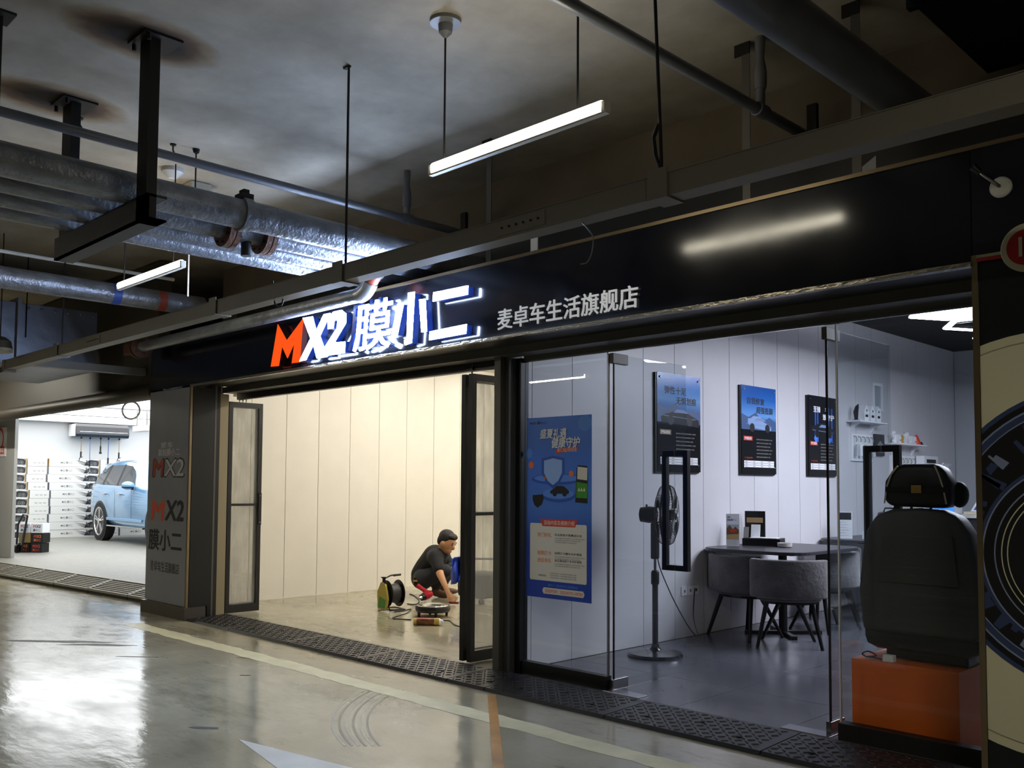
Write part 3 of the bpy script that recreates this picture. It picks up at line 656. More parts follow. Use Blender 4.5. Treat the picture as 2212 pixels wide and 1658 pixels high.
# thin sprinkler pipes with drops
def thin(x, z, y0, y1, dy, label):
    t = thing('sprinkler_pipe', label, 'pipe', (x, (y0+y1)/2, z))
    MB().cyl((x, y0, z), (x, y1, z), .030, n=18).build('pipe_run', M_PIPEGREY, t, smooth=True)
    MB().tube([(x, dy, z), (x, dy, ZC-.20)], .026, 14).build('riser', M_PIPEGREY, t, smooth=True)
    MB().lathe([(.034, -.05), (.040, -.045), (.040, .045), (.034, .05)], (x, dy, z), (0, 1, 0), 18, cap=False).build('tee', M_PIPEGREY, t, smooth=True)
    MB().lathe([(.032, -.30), (.036, -.25), (.036, -.2), (.022, -.12), (.028, -.05), (.028, -.001)], (x, dy, ZC), (0, 0, 1), 16).build('sprinkler_head', M_PIPEGREY, t, smooth=True)
    return t
thin(-5.78, 3.53, -6, 5.24, 4.57, 'thin sprinkler pipe over the bundle towards the sign lettering')
thin(-2.61, 3.50, 1.5, 5.24, 4.56, 'thin sprinkler pipe between the lamp and the wide grey pipe')
ypipe(-1.9, 3.40, .105, -6, 4.94, M_PIPEGREY, 'wide grey pipe beside the dark duct')
# dark duct in the corner
dk = thing('air_duct', 'dark rectangular air duct above the black printed pillar', 'duct', (-.6, 3.4, 3.5))
MB().box(-1.55, .4, 1.0, 4.95, 3.5, ZC-.002).build('duct_body', mat('dark_duct', '1d1e24', .35, metal=.4), dk, bevel=.006)
for y in (3.0, 4.0): MB().box(-1.57, .42, y-.02, y+.02, 3.48, ZC-.002).build('duct_flange', mat('dark_duct', '1d1e24', .35, metal=.4), dk)
# angle irons that hold up the sign band
for k, (x, lb) in enumerate(((-4.81, 'steel strut from ceiling to sign band nearest the sign lettering'), (-2.70, 'steel strut from ceiling to sign band by the thin sprinkler pipe'), (-2.06, 'steel strut from ceiling to sign band by the wide grey pipe'))):
    t = thing('sign_strut', lb, 'strut', (x, 4.58, 2.955))
    MB().box(x-.025, x+.025, 4.555, 4.56, 2.89, ZC-.004).box(x-.025, x-.02, 4.56, 4.605, 2.89, ZC-.004).build('angle_iron', mat('strut_grey', '57544d', .5, metal=.4), t)
    MB().box(x-.07, x+.026, 4.55, 4.56, ZC-.07, ZC-.001).build('ceiling_cleat', M_IRON, t)
for k, (px, py, lab) in enumerate(((1755, 226, 'short black ceiling bracket between the two grey pipes'), (1003, 460, 'short black bracket behind the cable tray by the lamp'), (1180, 1, ''))):
    if not lab: continue
    q = PX(px, py, 1, 5.0)
    t = thing('ceiling_bracket', lab, 'bracket', (q.x, 5.0, q.z-.5))
    MB().box(q.x-.03, q.x+.03, 4.985, 5.015, q.z-.5, q.z).build('upright', M_IRON, t)
    MB().box(q.x-.03, q.x+.03, 5.016, 5.249, q.z-.5, q.z-.47).build('foot', M_IRON, t)
q = PX(1153, 540, 1, 4.42)
box('white_tag', mat('tag_white', 'c9ccd4', .6), (q.x-.03, q.x+.03, 4.42, 4.43, 2.9555, 3.13), label='small upright white card behind the sign band top', cat='card')
q = PX(1877, 352, 1, 4.42)
MB().prism([(q.x-.035, 4.42, 2.9555), (q.x+.035, 4.42, 2.9555), (q.x+.035, 4.42, 3.03), (q.x-.035, 4.42, 2.99)], (0, .004, 0)).build('paper_scrap', mat('tag_grey', '8f8f92', .6), label='small pale paper scrap on top of the sign band', cat='paper')

# cable tray with drop rods
ct = thing('cable_tray', 'long grey cable tray hung in front of the sign band', 'cable tray', (-5, 3.14, 2.595))
MB().box(-10.7, 3, 3.10, 3.112, 2.595, 2.69).box(-10.7, 3, 3.188, 3.2, 2.595, 2.69).box(-10.7, 3, 3.112, 3.188, 2.595, 2.603).build('channel', M_TRAY, ct)
box('cover', M_TRAY, (-10.7, 3, 3.095, 3.205, 2.69, 2.694), ct)
box('end_cap', mat('tray_endcap', '6a6250', .5), (-10.78, -10.7, 3.09, 3.21, 2.57, 2.70), ct, bev=.004)
for x in (-9.2, -6.1, -4.56, -2.25, -.3):
    MB().box(x-.05, x+.05, 3.088, 3.212, 2.588, 2.5949).box(x-.05, x+.05, 3.088, 3.094, 2.5949, 2.715).box(x-.05, x+.05, 3.206, 3.212, 2.5949, 2.715).build('saddle', M_TRAY, ct)
for x in (-8.3, -3.05):
    MB().box(x-.16, x+.16, 3.094, 3.0999, 2.61, 2.68).build('joint_plate', M_TRAY, ct)
    for i in range(6): MB().cyl((x-.12+.048*i, 3.088, 2.645), (x-.12+.048*i, 3.094, 2.645), .006, n=8).build('rivet', M_IRON, ct)
for x, t2 in ((-4.56, .0), (-2.27, -.05), (-9.2, .02)):
    MB().tube([(x, 3.15, 2.694), (x, 3.15, 2.78), (x+t2, 3.15, ZC-.001)], .0075, 8).build('drop_rod', M_IRON, ct)
    MB().box(x+t2-.045, x+t2+.01, 3.14, 3.16, ZC-.012, ZC-.001).build('rod_clip', M_IRON, ct)
MB().tube([(-2.27, 3.15, 2.72), (-2.30, 3.15, 2.80), (-2.31, 3.15, 2.88), (-2.285, 3.15, 2.93)], .009, 8).build('wire_loop', M_IRON, ct)
# loose wires under the tray
def wire(name, pts, r, m, label=None, cat='wire', parent=None):
    P = [Vector(p) for p in pts]; out = []
    for i in range(len(P)-1):
        p0, p1, p2, p3 = P[max(i-1, 0)], P[i], P[i+1], P[min(i+2, len(P)-1)]
        for k in range(6):
            t = k/6; out.append(.5*((2*p1)+(p2-p0)*t+(2*p0-5*p1+4*p2-p3)*t*t+(3*p1-p0-3*p2+p3)*t**3))
    out.append(P[-1])
    return MB().tube(out, r, 6).build(name, m, parent, smooth=True, label=label, cat=cat if parent is None else None)
wire('loose_wire', [PX(x, y, 1, 3.16) for x, y in ((1236, 462), (1255, 478), (1275, 500), (1281, 515), (1278, 545), (1268, 566), (1254, 570))], .003, mat('wire_grey', '6f6f6c', .5), 'thin grey wire dangling below the cable tray')
wire('loose_wire', [PX(x, y, 1, 3.16) for x, y in ((1258, 452), (1280, 462), (1300, 466), (1307, 455), (1309, 440))], .003, mat('wire_grey', '6f6f6c', .5), 'short looped wire end under the cable tray')
wire('wire_coil', [PX(x, y, 1, 3.15) for x, y in ((589, 606), (592, 630), (603, 632), (611, 645), (608, 658), (598, 660), (593, 650), (598, 638), (609, 640))], .006, M_IRON, None, parent=ct)

# pipe in front of the sign band with red elbow
xp = thing('pipe', 'galvanised pipe along the sign band top with a red banded elbow', 'pipe', (-7.8, 4.2, 2.80))
MB().tube([(-9.9, 4.18, 2.862), (-5.86, 4.18, 2.862)], .056, 24).build('pipe_run', M_GALV, xp, smooth=True)
arc = [(-5.86+.16*sin(a), 4.18, 2.862+.16-.16*cos(a)) for a in [i*.13 for i in range(1, 9)]]
MB().tube([(-5.86, 4.18, 2.862)]+arc, .062, 20).build('elbow', mat('steel_coupling', '9a9a98', .3, metal=.8), xp, smooth=True)
e1 = Vector(arc[-1]); MB().tube([e1, e1+Vector((.07, 0, .06))], .055, 20).build('red_band', mat('red_oxide', '7d3220', .5), xp, smooth=True)
MB().tube([e1+Vector((.07, 0, .06)), e1+Vector((.09, 0, .077))], .066, 20).build('clamp', M_IRON, xp, smooth=True)
MB().tube([e1+Vector((.09, 0, .077)), (-5.62, 4.18, 3.03)], .05, 20).build('upper_run', M_RUST, xp, smooth=True)
for x in (-9.9, -9.82): MB().lathe([(.058, -.02), (.115, -.018), (.115, .018), (.058, .02)], (x, 4.18, 2.862), (1, 0, 0), 24, cap=False).build('flange', M_RUST, xp, smooth=True)
MB().box(-10.2, -9.925, 4.13, 4.23, 2.80, 2.93).build('valve_body', M_RUST, xp, bevel=.015)

# left background: wide pipe, duct, small things
lp = ypipe(-9.0, 3.225, .10, -4, 4.45, M_GALV, 'wide galvanised pipe with blue and red tape at the wash bay end')
for y, c in ((3.55, '2a4a9a'), (4.0, '8a3a2a')): MB().lathe([(.1015, -.04), (.1015, .04)], (-9.0, y, 3.225), (0, 1, 0), 28, cap=False).build('tape_band', mat('tape_'+c, c, .5), lp, smooth=True)
ad = thing('air_duct', 'galvanised sheet air duct with bolted flange over the wash bay front', 'duct', (-12.2, 1.5, 2.68))
M_SHEET = mat('duct_sheet', '6d7078', .36, metal=.6, var=.12, vs=3, bump=.25, bs=6)
MB().box(-12.9, -11.0, -6, 4.15, 2.69, 3.38).build('duct_body', M_SHEET, ad, bevel=.005)
for y in (3.30, 1.2): 
    MB().box(-12.95, -10.95, y-.02, y+.02, 2.64, 3.43).build('duct_flange', M_SHEET, ad)
for i in range(7):
    MB().ell((-10.993, 3.42+.14*i, 2.735), (.010, .014, .014), 10, 6).build('bolt', M_STEEL, ad, smooth=True)
for i in range(6):
    MB().ell((-10.993, 3.40+.14*i, 3.33), (.010, .014, .014), 10, 6).build('bolt', M_STEEL, ad, smooth=True)
for z in (3.0, 3.2): MB().tube([(-10.99, 3.38, z), (-10.99, 3.38, ZC-.001)], .006, 6).build('drop_rod', M_IRON, ad)
t = thing('cable_tray', 'short dark cable tray crossing under the duct', 'cable tray', (-9.9, 3.6, 2.61))
MB().box(-10.45, -10.35, 3.25, 4.46, 2.62, 2.70).build('channel', M_TRAY, t)
t = thing('dome_lamp', 'dark domed lamp with pale rim at the end of the cable tray', 'lamp', tuple(PX(0, 760, 1, 2.9)))
q = PX(0, 745, 1, 2.9)
MB().lathe([(.10, 0), (.115, .02), (.10, .09), (.05, .13), (.01, .14)], (q.x, q.y, q.z-.05), (0, 0, 1), 24).build('shade', mat('dome_brown', '3d3526', .5), t, smooth=True)
MB().lathe([(.112, -.02), (.116, 0), (.112, .02)], (q.x, q.y, q.z-.05), (0, 0, 1), 24).build('rim', mat('dome_rim', 'a59c80', .5), t, smooth=True)
MB().tube([(q.x, q.y, q.z+.085), (q.x, q.y, ZC-.001)], .006, 6).build('cord', M_IRON, t)
# small things on the ceiling
for (px, py, lab) in ((173, 254, 'small black ceiling hook beside the second hanger plate'), (374, 311, 'small black ceiling hook beside the thin rod')):
    q = PX(px, py, 2, ZC); t = thing('ceiling_hook', lab, 'hook', (q.x, q.y, ZC-.09))
    MB().tube([(q.x, q.y, ZC-.001), (q.x, q.y, ZC-.05), (q.x+.012, q.y+.012, ZC-.075), (q.x, q.y, ZC-.088), (q.x-.02, q.y-.02, ZC-.075), (q.x-.022, q.y-.022, ZC-.06)], .006, 8).build('hook', M_IRON, t, smooth=True)
    MB().lathe([(.02, -.012), (.024, -.001)], (q.x, q.y, ZC), (0, 0, 1), 12).build('plug', M_IRON, t)
q = PX(424, 322, 2, ZC)
t = thing('ceiling_rod', 'thin threaded rod hanging beside the smoke detector', 'rod', (q.x, q.y, 3.2))
MB().tube([(q.x, q.y, 3.2), (q.x, q.y, ZC-.001)], .006, 8).build('rod', M_IRON, t); MB().lathe([(.02, -.03), (.028, -.001)], (q.x, q.y, ZC), (0, 0, 1), 10).build('anchor', M_IRON, t)
q = PX(373, 365, 2, ZC)
t = thing('smoke_detector', 'pale round smoke detector on the ceiling behind the hanger post', 'detector', (q.x, q.y, ZC-.07))
MB().lathe([(.03, -.075), (.05, -.06), (.085, -.03), (.09, -.001)], (q.x, q.y, ZC), (0, 0, 1), 24).build('housing', mat('detector', 'b9b6b0', .5), t, smooth=True)
q = PX(425, 398, 2, ZC)
t = thing('junction_box', 'pale square junction box on the ceiling behind the hanger post', 'box', (q.x, q.y, ZC-.09))
MB().box(q.x-.09, q.x+.09, q.y-.09, q.y+.09, ZC-.09, ZC-.001).build('box_body', mat('jbox', 'b5b0a2', .5), t, bevel=.008)
MB().box(q.x-.10, q.x+.10, q.y-.10, q.y+.10, ZC-.10, ZC-.0905).build('lid', mat('jbox', 'b5b0a2', .5), t)
t = thing('cable_conduit', 'thin pale conduit with blue tape behind the tube lamp', 'pipe', (-9.6, 3.9, 3.45))
MB().tube([(-9.7, 1.2, 3.62), (-9.7, 4.46, 3.62)], .018, 10).build('conduit_run', M_WHITE, t, smooth=True)
q = PX(406, 640, 1, 3.6)
wire('drop_wire', [(q.x, 3.6, ZC-.002), (q.x, 3.6, q.z+.3), (q.x, 3.6, q.z)], .006, M_WHITE, 'thin white drop wire beside the tube lamp over the tray')
# ================================================================ RUBBER RAMP MATS
M_RUB = mat('black_rubber', '17171a', .42, var=.1, vs=20, spec=.55)
edges = [-9.07, -8.21, -7.155, -6.10, -5.05, -4.66, -3.605, -2.555, -1.50]
places = ['beside the grey pillar', 'second from the grey pillar', 'third from the grey pillar', 'fourth from the grey pillar', 'cut short in front of the brown post', 'in front of the glass with the poster', 'in front of the open glass doors', 'in front of the display seat glass']
def ramp_z(y): return .022+.014*(y-4.40)/.47
for i in range(len(edges)-1):
    x0, x1 = edges[i]+.004, edges[i+1]-.004
    t = thing('rubber_mat', 'black rubber ramp mat %s' % places[i], 'mat', ((x0+x1)/2, 4.63, 0))
    MB().prism([(x0, 4.395, .0005), (x0, 4.846, .0005), (x0, 4.846, .036), (x0, 4.41, .022)], (x1-x0, 0, 0)).build('mat_base', M_RUB, t)
    b = MB(); px_ = .052
    nx = int((x1-x0-.03)/px_); ny = 8
    for a in range(nx):
        for c in range(ny):
            x = x0+.03+a*px_; y = 4.44+c*.052
            an = radians(45 if (a+c) % 2 else -45)
            dx, dy = cos(an), sin(an); z = ramp_z(y)-.001; l, wd, h = .021, .0055, .006
            p = [Vector((x+dx*s*l-dy*q*wd, y+dy*s*l+dx*q*wd, z)) for s, q in ((-1,-1),(1,-1),(1,1),(-1,1))]
            u = [Vector((x+dx*s*l*.85-dy*q*wd*.45, y+dy*s*l*.85+dx*q*wd*.45, z+h)) for s, q in ((-1,-1),(1,-1),(1,1),(-1,1))]
            v = [b.b.verts.new(w_) for w_ in p+u]
            for f in ((4,5,6,7),(0,1,5,4),(1,2,6,5),(2,3,7,6),(3,0,4,7)): b.b.faces.new([v[k] for k in f])
    b.build('tread', M_RUB, t, kind='stuff')
    for k in range(3):
        x = x0+(x1-x0)*(.2+.3*k); y = 4.55+(.12 if k % 2 else 0)
        MB().lathe([(.014, 0), (.014, .007)], (x, y, ramp_z(y)-.001), (0, 0, 1), 12).build('screw_cap', M_IRON, t)
# steel drain grates along the raised wash bay edge
M_GRATE = mat('grate_steel', 'a8a59a', .45, metal=.5, var=.1)
gx = [-10.16-1.02*i for i in range(13)]
for i in range(12):
    x1, x0 = gx[i]-.01, gx[i+1]+.01
    yl = lambda x: 4.69-(-10.8-x)*.073
    t = thing('drain_grate', ('galvanised drain grate touching the grey pillar' if i == 0 else '%s galvanised drain grate counted from the grey pillar' % ('', 'second', 'third', 'fourth', 'fifth', 'sixth', 'seventh', 'eighth', 'ninth', 'tenth', 'eleventh', 'twelfth')[i]), 'grate', ((x0+x1)/2, yl((x0+x1)/2)+.3, 0), group='drain grates at the wash bay edge')
    ya, yb = yl(x0), yl(x1); dpt = .33; zz = lambda f: .045+.10*f/dpt
    MB().prism([(x0, ya, .0), (x0, ya+dpt, .0), (x0, ya+dpt, .125), (x0, ya, .025)], (x1-x0, yb-ya, 0)).build('tray', mat('grate_dark', '24221e', .7), t)
    MB().bar((x0, ya+.012, zz(.012)), (x1, yb+.012, zz(.012)), .024, .030).bar((x0, ya+dpt-.012, zz(dpt-.012)), (x1, yb+dpt-.012, zz(dpt-.012)), .024, .030).bar((x0+.012, ya+.025, zz(.025)), (x0+.012, ya+dpt-.025, zz(dpt-.025)), .024, .030).bar((x1-.012, yb+.025, zz(.025)), (x1-.012, yb+dpt-.025, zz(dpt-.025)), .024, .030).build('frame', M_GRATE, t)
    for k in range(6):
        f = .06+.042*k
        MB().bar((x0+.026, ya+f, zz(f)), (x1-.026, yb+f, zz(f)), .018, .024).build('slat', M_GRATE, t)
# ================================================================ SHOWROOM
M_SHOWL = emis('hex_led', (.79, .83, .97), L_SHOW)
def hexlamp(cx, cy, a, z, filled=False):
    t = thing('hexagon_lamp', 'glowing white hexagon lamp under the black showroom ceiling', 'lamp', (cx, cy, z), group='hexagon lamps in the showroom')
    pts = [(cx+a*cos(pi/3*k), cy+a*sin(pi/3*k)) for k in range(6)]
    for k in range(6):
        p, q = pts[k], pts[(k+1) % 6]
        MB().bar((*p, z+.03), (*q, z+.03), .06, .03).build('housing', M_BLACK, t); MB().bar((*p, z+.009), (*q, z+.009), .055, .012).build('light_bar', M_SHOWL, t)
    if filled:
        MB().prism([(cx+(a-.03)*cos(pi/3*k), cy+(a-.03)*sin(pi/3*k), z+.012) for k in range(6)], (0, 0, .006)).build('diffuser', M_SHOWL, t)
    MB().tube([(cx, cy, z+.052 if filled else z+.09), (cx, cy, 3.399)], .004, 6).build('hanger', M_STEEL, t)
    if not filled: MB().bar((pts[0][0], pts[0][1], z+.05), (pts[3][0], pts[3][1], z+.05), .01, .01).build('cross_wire', M_STEEL, t)
A_ = .41; cx0, cy0 = -2.95, 8.53
for (i, j) in ((0, 0), (0, 1), (1, 0), (1, 1), (0, 2), (1, -1), (2, 0), (0, 3), (2, -1), (1, 2), (2, 1), (2, 2)):
    if cy0+(j+(.5 if i % 2 else 0))*sqrt(3)*A_*1.16 < 5.8: continue
    hexlamp(cx0+i*1.5*A_*1.16, cy0+(j+(.5 if i % 2 else 0))*sqrt(3)*A_*1.16, A_, 2.95, filled=(i, j) in ((0, 0), (1, 1)))

# ---- blue poster stuck on the glass
po = thing('glass_poster', 'tall blue summer promotion poster with cream text box on the glass', 'poster', (-4.517, YG-.006, .58))
PXm, PZm, PW, PH = -4.834, .582, .634, 1.322
yl0 = YG-.0064
def gradient_z(name, stops, z0, z1, rough=.4):
    m = bpy.data.materials.new(name); m.use_nodes = True; N = m.node_tree.nodes; L = m.node_tree.links; b = N['Principled BSDF']
    g = N.new('ShaderNodeNewGeometry'); s = N.new('ShaderNodeSeparateXYZ'); L.new(g.outputs['Position'], s.inputs[0])
    r = N.new('ShaderNodeMapRange'); r.inputs[1].default_value = z0; r.inputs[2].default_value = z1; L.new(s.outputs[2], r.inputs[0])
    c = N.new('ShaderNodeValToRGB'); e = c.color_ramp.elements
    e[0].position, e[0].color = stops[0][0], (*hexc(stops[0][1]), 1); e[1].position, e[1].color = stops[-1][0], (*hexc(stops[-1][1]), 1)
    for p, h in stops[1:-1]: q = e.new(p); q.color = (*hexc(h), 1)
    L.new(r.outputs[0], c.inputs[0]); L.new(c.outputs[0], b.inputs['Base Color']); b.inputs['Roughness'].default_value = rough
    return m
box('sheet', gradient_z('poster_blue', [(0, '1c46b4'), (.3, '1f49b8'), (.5, '4a80da'), (.8, '3b76dc'), (1, '3f7ae2')], PZm, PZm+PH), (PXm, PXm+PW, yl0, yl0+.0008, PZm, PZm+PH), po)
def pp(u, v): return (PXm+u*PW, PZm+v*PH)
def pshape(name, pts, m, lift):
    MB().prism([(pp(u, v)[0], yl0-lift, pp(u, v)[1]) for u, v in pts], (0, -.0002, 0)).build(name, m, po)
def pellipse(name, u, v, ru, m, lift, sq=1.0):
    pshape(name, [(u+ru*cos(2*pi*i/28), v+ru*sq*PW/PH*sin(2*pi*i/28)) for i in range(28)], m, lift)
def pt(s, u0, v0, u1, v1, m, bold=0., shear=0., lift=.001):
    x0, z0 = pp(u0, v0); x1, z1 = pp(u1, v1)
    text('print_text', s, m, po, (x0, yl0-lift, z0), (1, 0, 0), (0, 0, 1), x1-x0, z1-z0, .0002, bold, shear)
C_W = mat('ink_white', 'f2f4f8', .5); C_B2 = mat('ink_blue2', '5a92ea', .5); C_B3 = mat('ink_blue3', '2b58b8', .5); C_B4 = mat('ink_blue4', '9cc0f4', .5)
C_OR = mat('ink_orange', 'ee7b3c', .5); C_RD = mat('ink_red', 'e2462c', .5); C_CR = mat('ink_cream', 'efe9da', .5); C_BK = mat('ink_black', '0e0f14', .5); C_GN = mat('ink_green', '3f9a2a', .5); C_GY = mat('ink_grey', '8a8a86', .5)
pellipse('sphere_print', .90, .955, .10, C_B2, .0004, .9); pellipse('sphere_print', .03, .80, .06, C_B2, .0004)
pellipse('ring_print', .48, .655, .40, C_B3, .0004, .16); pellipse('ring_print', .48, .66, .36, C_B2, .0007, .12)
pellipse('podium_print', .5, .565, .26, C_B3, .0004, .3); pellipse('podium_print', .5, .575, .24, C_B2, .0007, .25)
pshape('shield_print', [(.24, .77), (.42, .785), (.60, .77), (.60, .69), (.52, .63), (.42, .605), (.32, .63), (.24, .69)], C_B3, .001)
pshape('shield_print', [(.28, .758), (.42, .77), (.56, .758), (.56, .69), (.50, .645), (.42, .622), (.34, .645), (.28, .69)], C_B4, .0013)
pshape('car_print', [(.38, .575), (.66, .575), (.67, .59), (.64, .60), (.58, .618), (.48, .618), (.42, .60), (.38, .59)], C_BK, .0016)
for u in (.45, .60): pellipse('car_print', u, .577, .035, C_BK, .0019)
pshape('mask_print', [(.10, .565), (.26, .57), (.28, .55), (.25, .515), (.18, .495), (.13, .51), (.10, .54)], C_BK, .0016)
pshape('can_print', [(.76, .53), (.94, .525), (.945, .71), (.93, .725), (.80, .73), (.78, .715)], C_BK, .0010)
pshape('can_print', [(.775, .555), (.935, .552), (.94, .63), (.78, .64)], C_GN, .0014); pshape('can_print', [(.79, .655), (.935, .648), (.94, .715), (.795, .722)], C_CR, .0014)
pt('▲▲▲', .80, .59, .91, .61, C_CR, 0, 0, .0018)
for u, v, r in ((.075, .735, .042), (.70, .685, .034), (.29, .66, .018)): pellipse('ball_print', u, v, r, C_OR, .0016)
pt('MX2 膜小二', .05, .962, .32, .978, C_BK, .02, 0, .001)
pt('盛夏礼遇', .22, .875, .63, .93, C_B3, .05, .12, .0008); pt('盛夏礼遇', .21, .88, .62, .935, C_W, .03, .12, .0014)
pt('健康守护', .40, .82, .83, .88, C_B3, .05, .12, .0008); pt('健康守护', .39, .825, .82, .885, C_W, .03, .12, .0014)
pshape('ribbon_print', [(.46, .795), (.80, .815), (.80, .838), (.46, .818)], C_RD, .0008); pt('膜小二车品 安享清凉夏', .49, .803, .78, .826, C_CR, 0, 0, .0012)
pshape('box_print', [(.07, .095), (.92, .095), (.93, .105), (.93, .40), (.92, .41), (.07, .41), (.06, .40), (.06, .105)], C_CR, .0008)
pshape('title_print', [(.22, .435), (.80, .435), (.76, .395), (.26, .395)], C_RD, .0012); pt('活动内容及规则介绍', .28, .402, .75, .428, C_CR, .01, 0, .0016)
for v, a, b1, n in ((.345, '热门好礼', '车品套装开售赠送礼包', 3), (.245, '拍照打卡', '拍照打卡赠车衣护理券', 2), (.205, '进店有礼', '本店满送两个车衣护理券', 2)):
    pt(a, .18, v-.01, .40, v+.014, C_OR, .02); pt(b1, .45, v-.002, .86, v+.012, C_BK, .02)
    for k in range(n): pt('凡在活动期间到店消费的车主均可参加本次活动', .45, v-.017-.011*k, .90-.06*k, v-.009-.011*k, C_GY, .01)
pt('如何参加活动', .2, .118, .32, .128, C_BK, .02)
for k in range(3): pt('扫码添加门店客服领取优惠', .38, .135-.012*k, .78, .143-.012*k, C_GY, .01)
pshape('date_print', [(.28, .024), (.88, .024), (.90, .04), (.88, .058), (.28, .058), (.26, .04)], C_CR, .0008); pt('活动时间：2022/07/01-09/30', .30, .03, .87, .052, C_RD, .01, 0, .0012)
pt('膜小二 麦卓车生活旗舰店', .35, .066, .80, .08, C_B2, .01)

# ---- three product posters on the partition
def car_outline(kind):
    if kind == 0: return [(.10, .50), (.96, .47), (.96, .54), (.86, .565), (.72, .60), (.60, .63), (.45, .635), (.34, .61), (.16, .58), (.08, .55)]
    if kind == 1: return [(.18, .565), (.34, .52), (.84, .50), (.86, .53), (.78, .57), (.62, .60), (.54, .655), (.34, .66), (.26, .63), (.18, .625)]
    return [(.10, .56), (.90, .53), (.92, .58), (.75, .62), (.62, .66), (.40, .665), (.25, .63), (.10, .60)]
def wall_poster(y0, code, l1, l2, kind, label, codecol):
    z0, W, H = 1.535, .69, .90
    t = thing('wall_poster', label, 'poster', (XP, y0+W/2, z0))
    box('backing', M_BLACK, (XP+.001, XP+.022, y0-.02, y0+W-.02, z0-.012, z0+H-.004), t)
    st = [(0, '08090c'), (.50, '0b0d14'), (.54, '1d2f55'), (.66, '6fa6e8'), (.85, '2f6fc4'), (1, '1b57ae')] if kind < 2 else [(0, '08090c'), (.6, '0a0c12'), (1, '0c1018')]
    if kind == 0: st = [(0, '08090c'), (.46, '0d0f16'), (.50, '26324a'), (.62, '5c7fb8'), (.74, '7fb0ea'), (.86, '3f8be0'), (1, '2a78d8')]
    box('sheet', gradient_z('poster_%d' % kind, st, z0, z0+H, .18), (XP+.022, XP+.026, y0, y0+W, z0, z0+H), t)
    def q(u, v, l=0.): return (XP+.026+l, y0+u*W, z0+v*H)
    def shp(n, pts, m, l=.0004): MB().prism([q(u, v, l) for u, v in pts], (.0002, 0, 0)).build(n, m, t)
    def tx(s, u0, v0, u1, v1, m, bold=0., l=.0012): text('print_text', s, m, t, q(u0, v0, l), (0, 1, 0), (0, 0, 1), (u1-u0)*W, (v1-v0)*H, .0002, bold)
    CK = mat('car_ink', '141821', .3); CL = mat('car_ink_light', '7f97c4', .4); CD = mat('car_ink_blue', '22407c', .4)
    if kind == 2:
        for u in (.22, .30, .68, .80): shp('streak_print', [(u, .42), (u+.05, .42), (u+.045, .86), (u+.005, .86)], mat('ink_streak', '2c5cc0', .4), .0003)
        for u in (.26, .74): shp('streak_print', [(u-.07, .46), (u, .40), (u+.07, .46), (u, .54)], mat('ink_streak2', '4f86ea', .4), .0006)
    else:
        shp('hill_print', [(0, .50), (1, .50), (1, .60), (.8, .66), (.62, .60), (.4, .70), (.2, .64), (0, .68)], mat('hill_ink', '44608e', .4), .0003)
    shp('car_print', car_outline(kind), CK if kind != 1 else mat('car_ink_mid', '8fabd8', .4), .0008)
    shp('car_print', [(u*.42+.32, v*.4+.605) for u, v in ((.1, 0), (.9, 0), (.7, .08), (.3, .09))], CL, .0011); shp('car_print', [(.14, .565), (.88, .545), (.88, .550), (.14, .571)], CL, .0011)
    for u in (.30, .74): shp('car_print', [(u+.07*cos(2*pi*i/18), .525+.05*sin(2*pi*i/18)) for i in range(18)], C_BK, .0012)
    ink = C_BK if kind < 2 else C_W
    if kind < 2: tx(l1, .16, .79, .66, .87, ink, .022); tx(l2, .42, .69, .90, .77, ink, .022)
    else: tx('至臻', .18, .79, .42, .87, ink, .03); tx('华', .58, .80, .68, .87, ink, .02); tx('致守护', .50, .70, .90, .78, ink, .03)
    shp('code_plate', [(.06, .375), (.31, .375), (.31, .425), (.06, .425)], mat('code_'+codecol, codecol, .4)); tx(code, .09, .383, .28, .417, C_W, .02)
    for k in range(6 if kind else 5): tx('高弹性材质有效抵御细小划痕', .42, .385-.04*k, .88-.03*(k % 3), .40-.04*k, C_GY, .01)
    tx('产品参数', .08, .17, .31, .19, mat('ink_rust', 'a0381c', .5), .02)
    for k in range(3):
        shp('table_print', [(.07, .125-.026*k), (.93, .125-.026*k), (.93, .148-.026*k), (.07, .148-.026*k)], C_W, .0006)
        for c in range(4): tx('厚度', .10+.22*c, .131-.026*k, .16+.22*c, .142-.026*k, C_BK, .01, .0010)
    for u, v in ((.06, .955), (.94, .955), (.06, .07), (.94, .07)): MB().lathe([(.009, 0), (.009, .008), (.005, .011)], q(u, v, .0), (1, 0, 0), 12).build('standoff', M_STEEL, t, smooth=True)
wall_poster(6.80, 'M600', '弹性十足', '无惧划痕', 0, 'framed blue car poster with plate M600 behind the open glass door', '8f7a56')
wall_poster(8.225, 'M800', '自我修复', '超强抵御', 1, 'framed blue car poster with plate M800 above the table', 'c23a28')
wall_poster(9.63, 'M1000', '', '', 2, 'framed black poster with blue light streaks and plate M1000', 'c23a28')

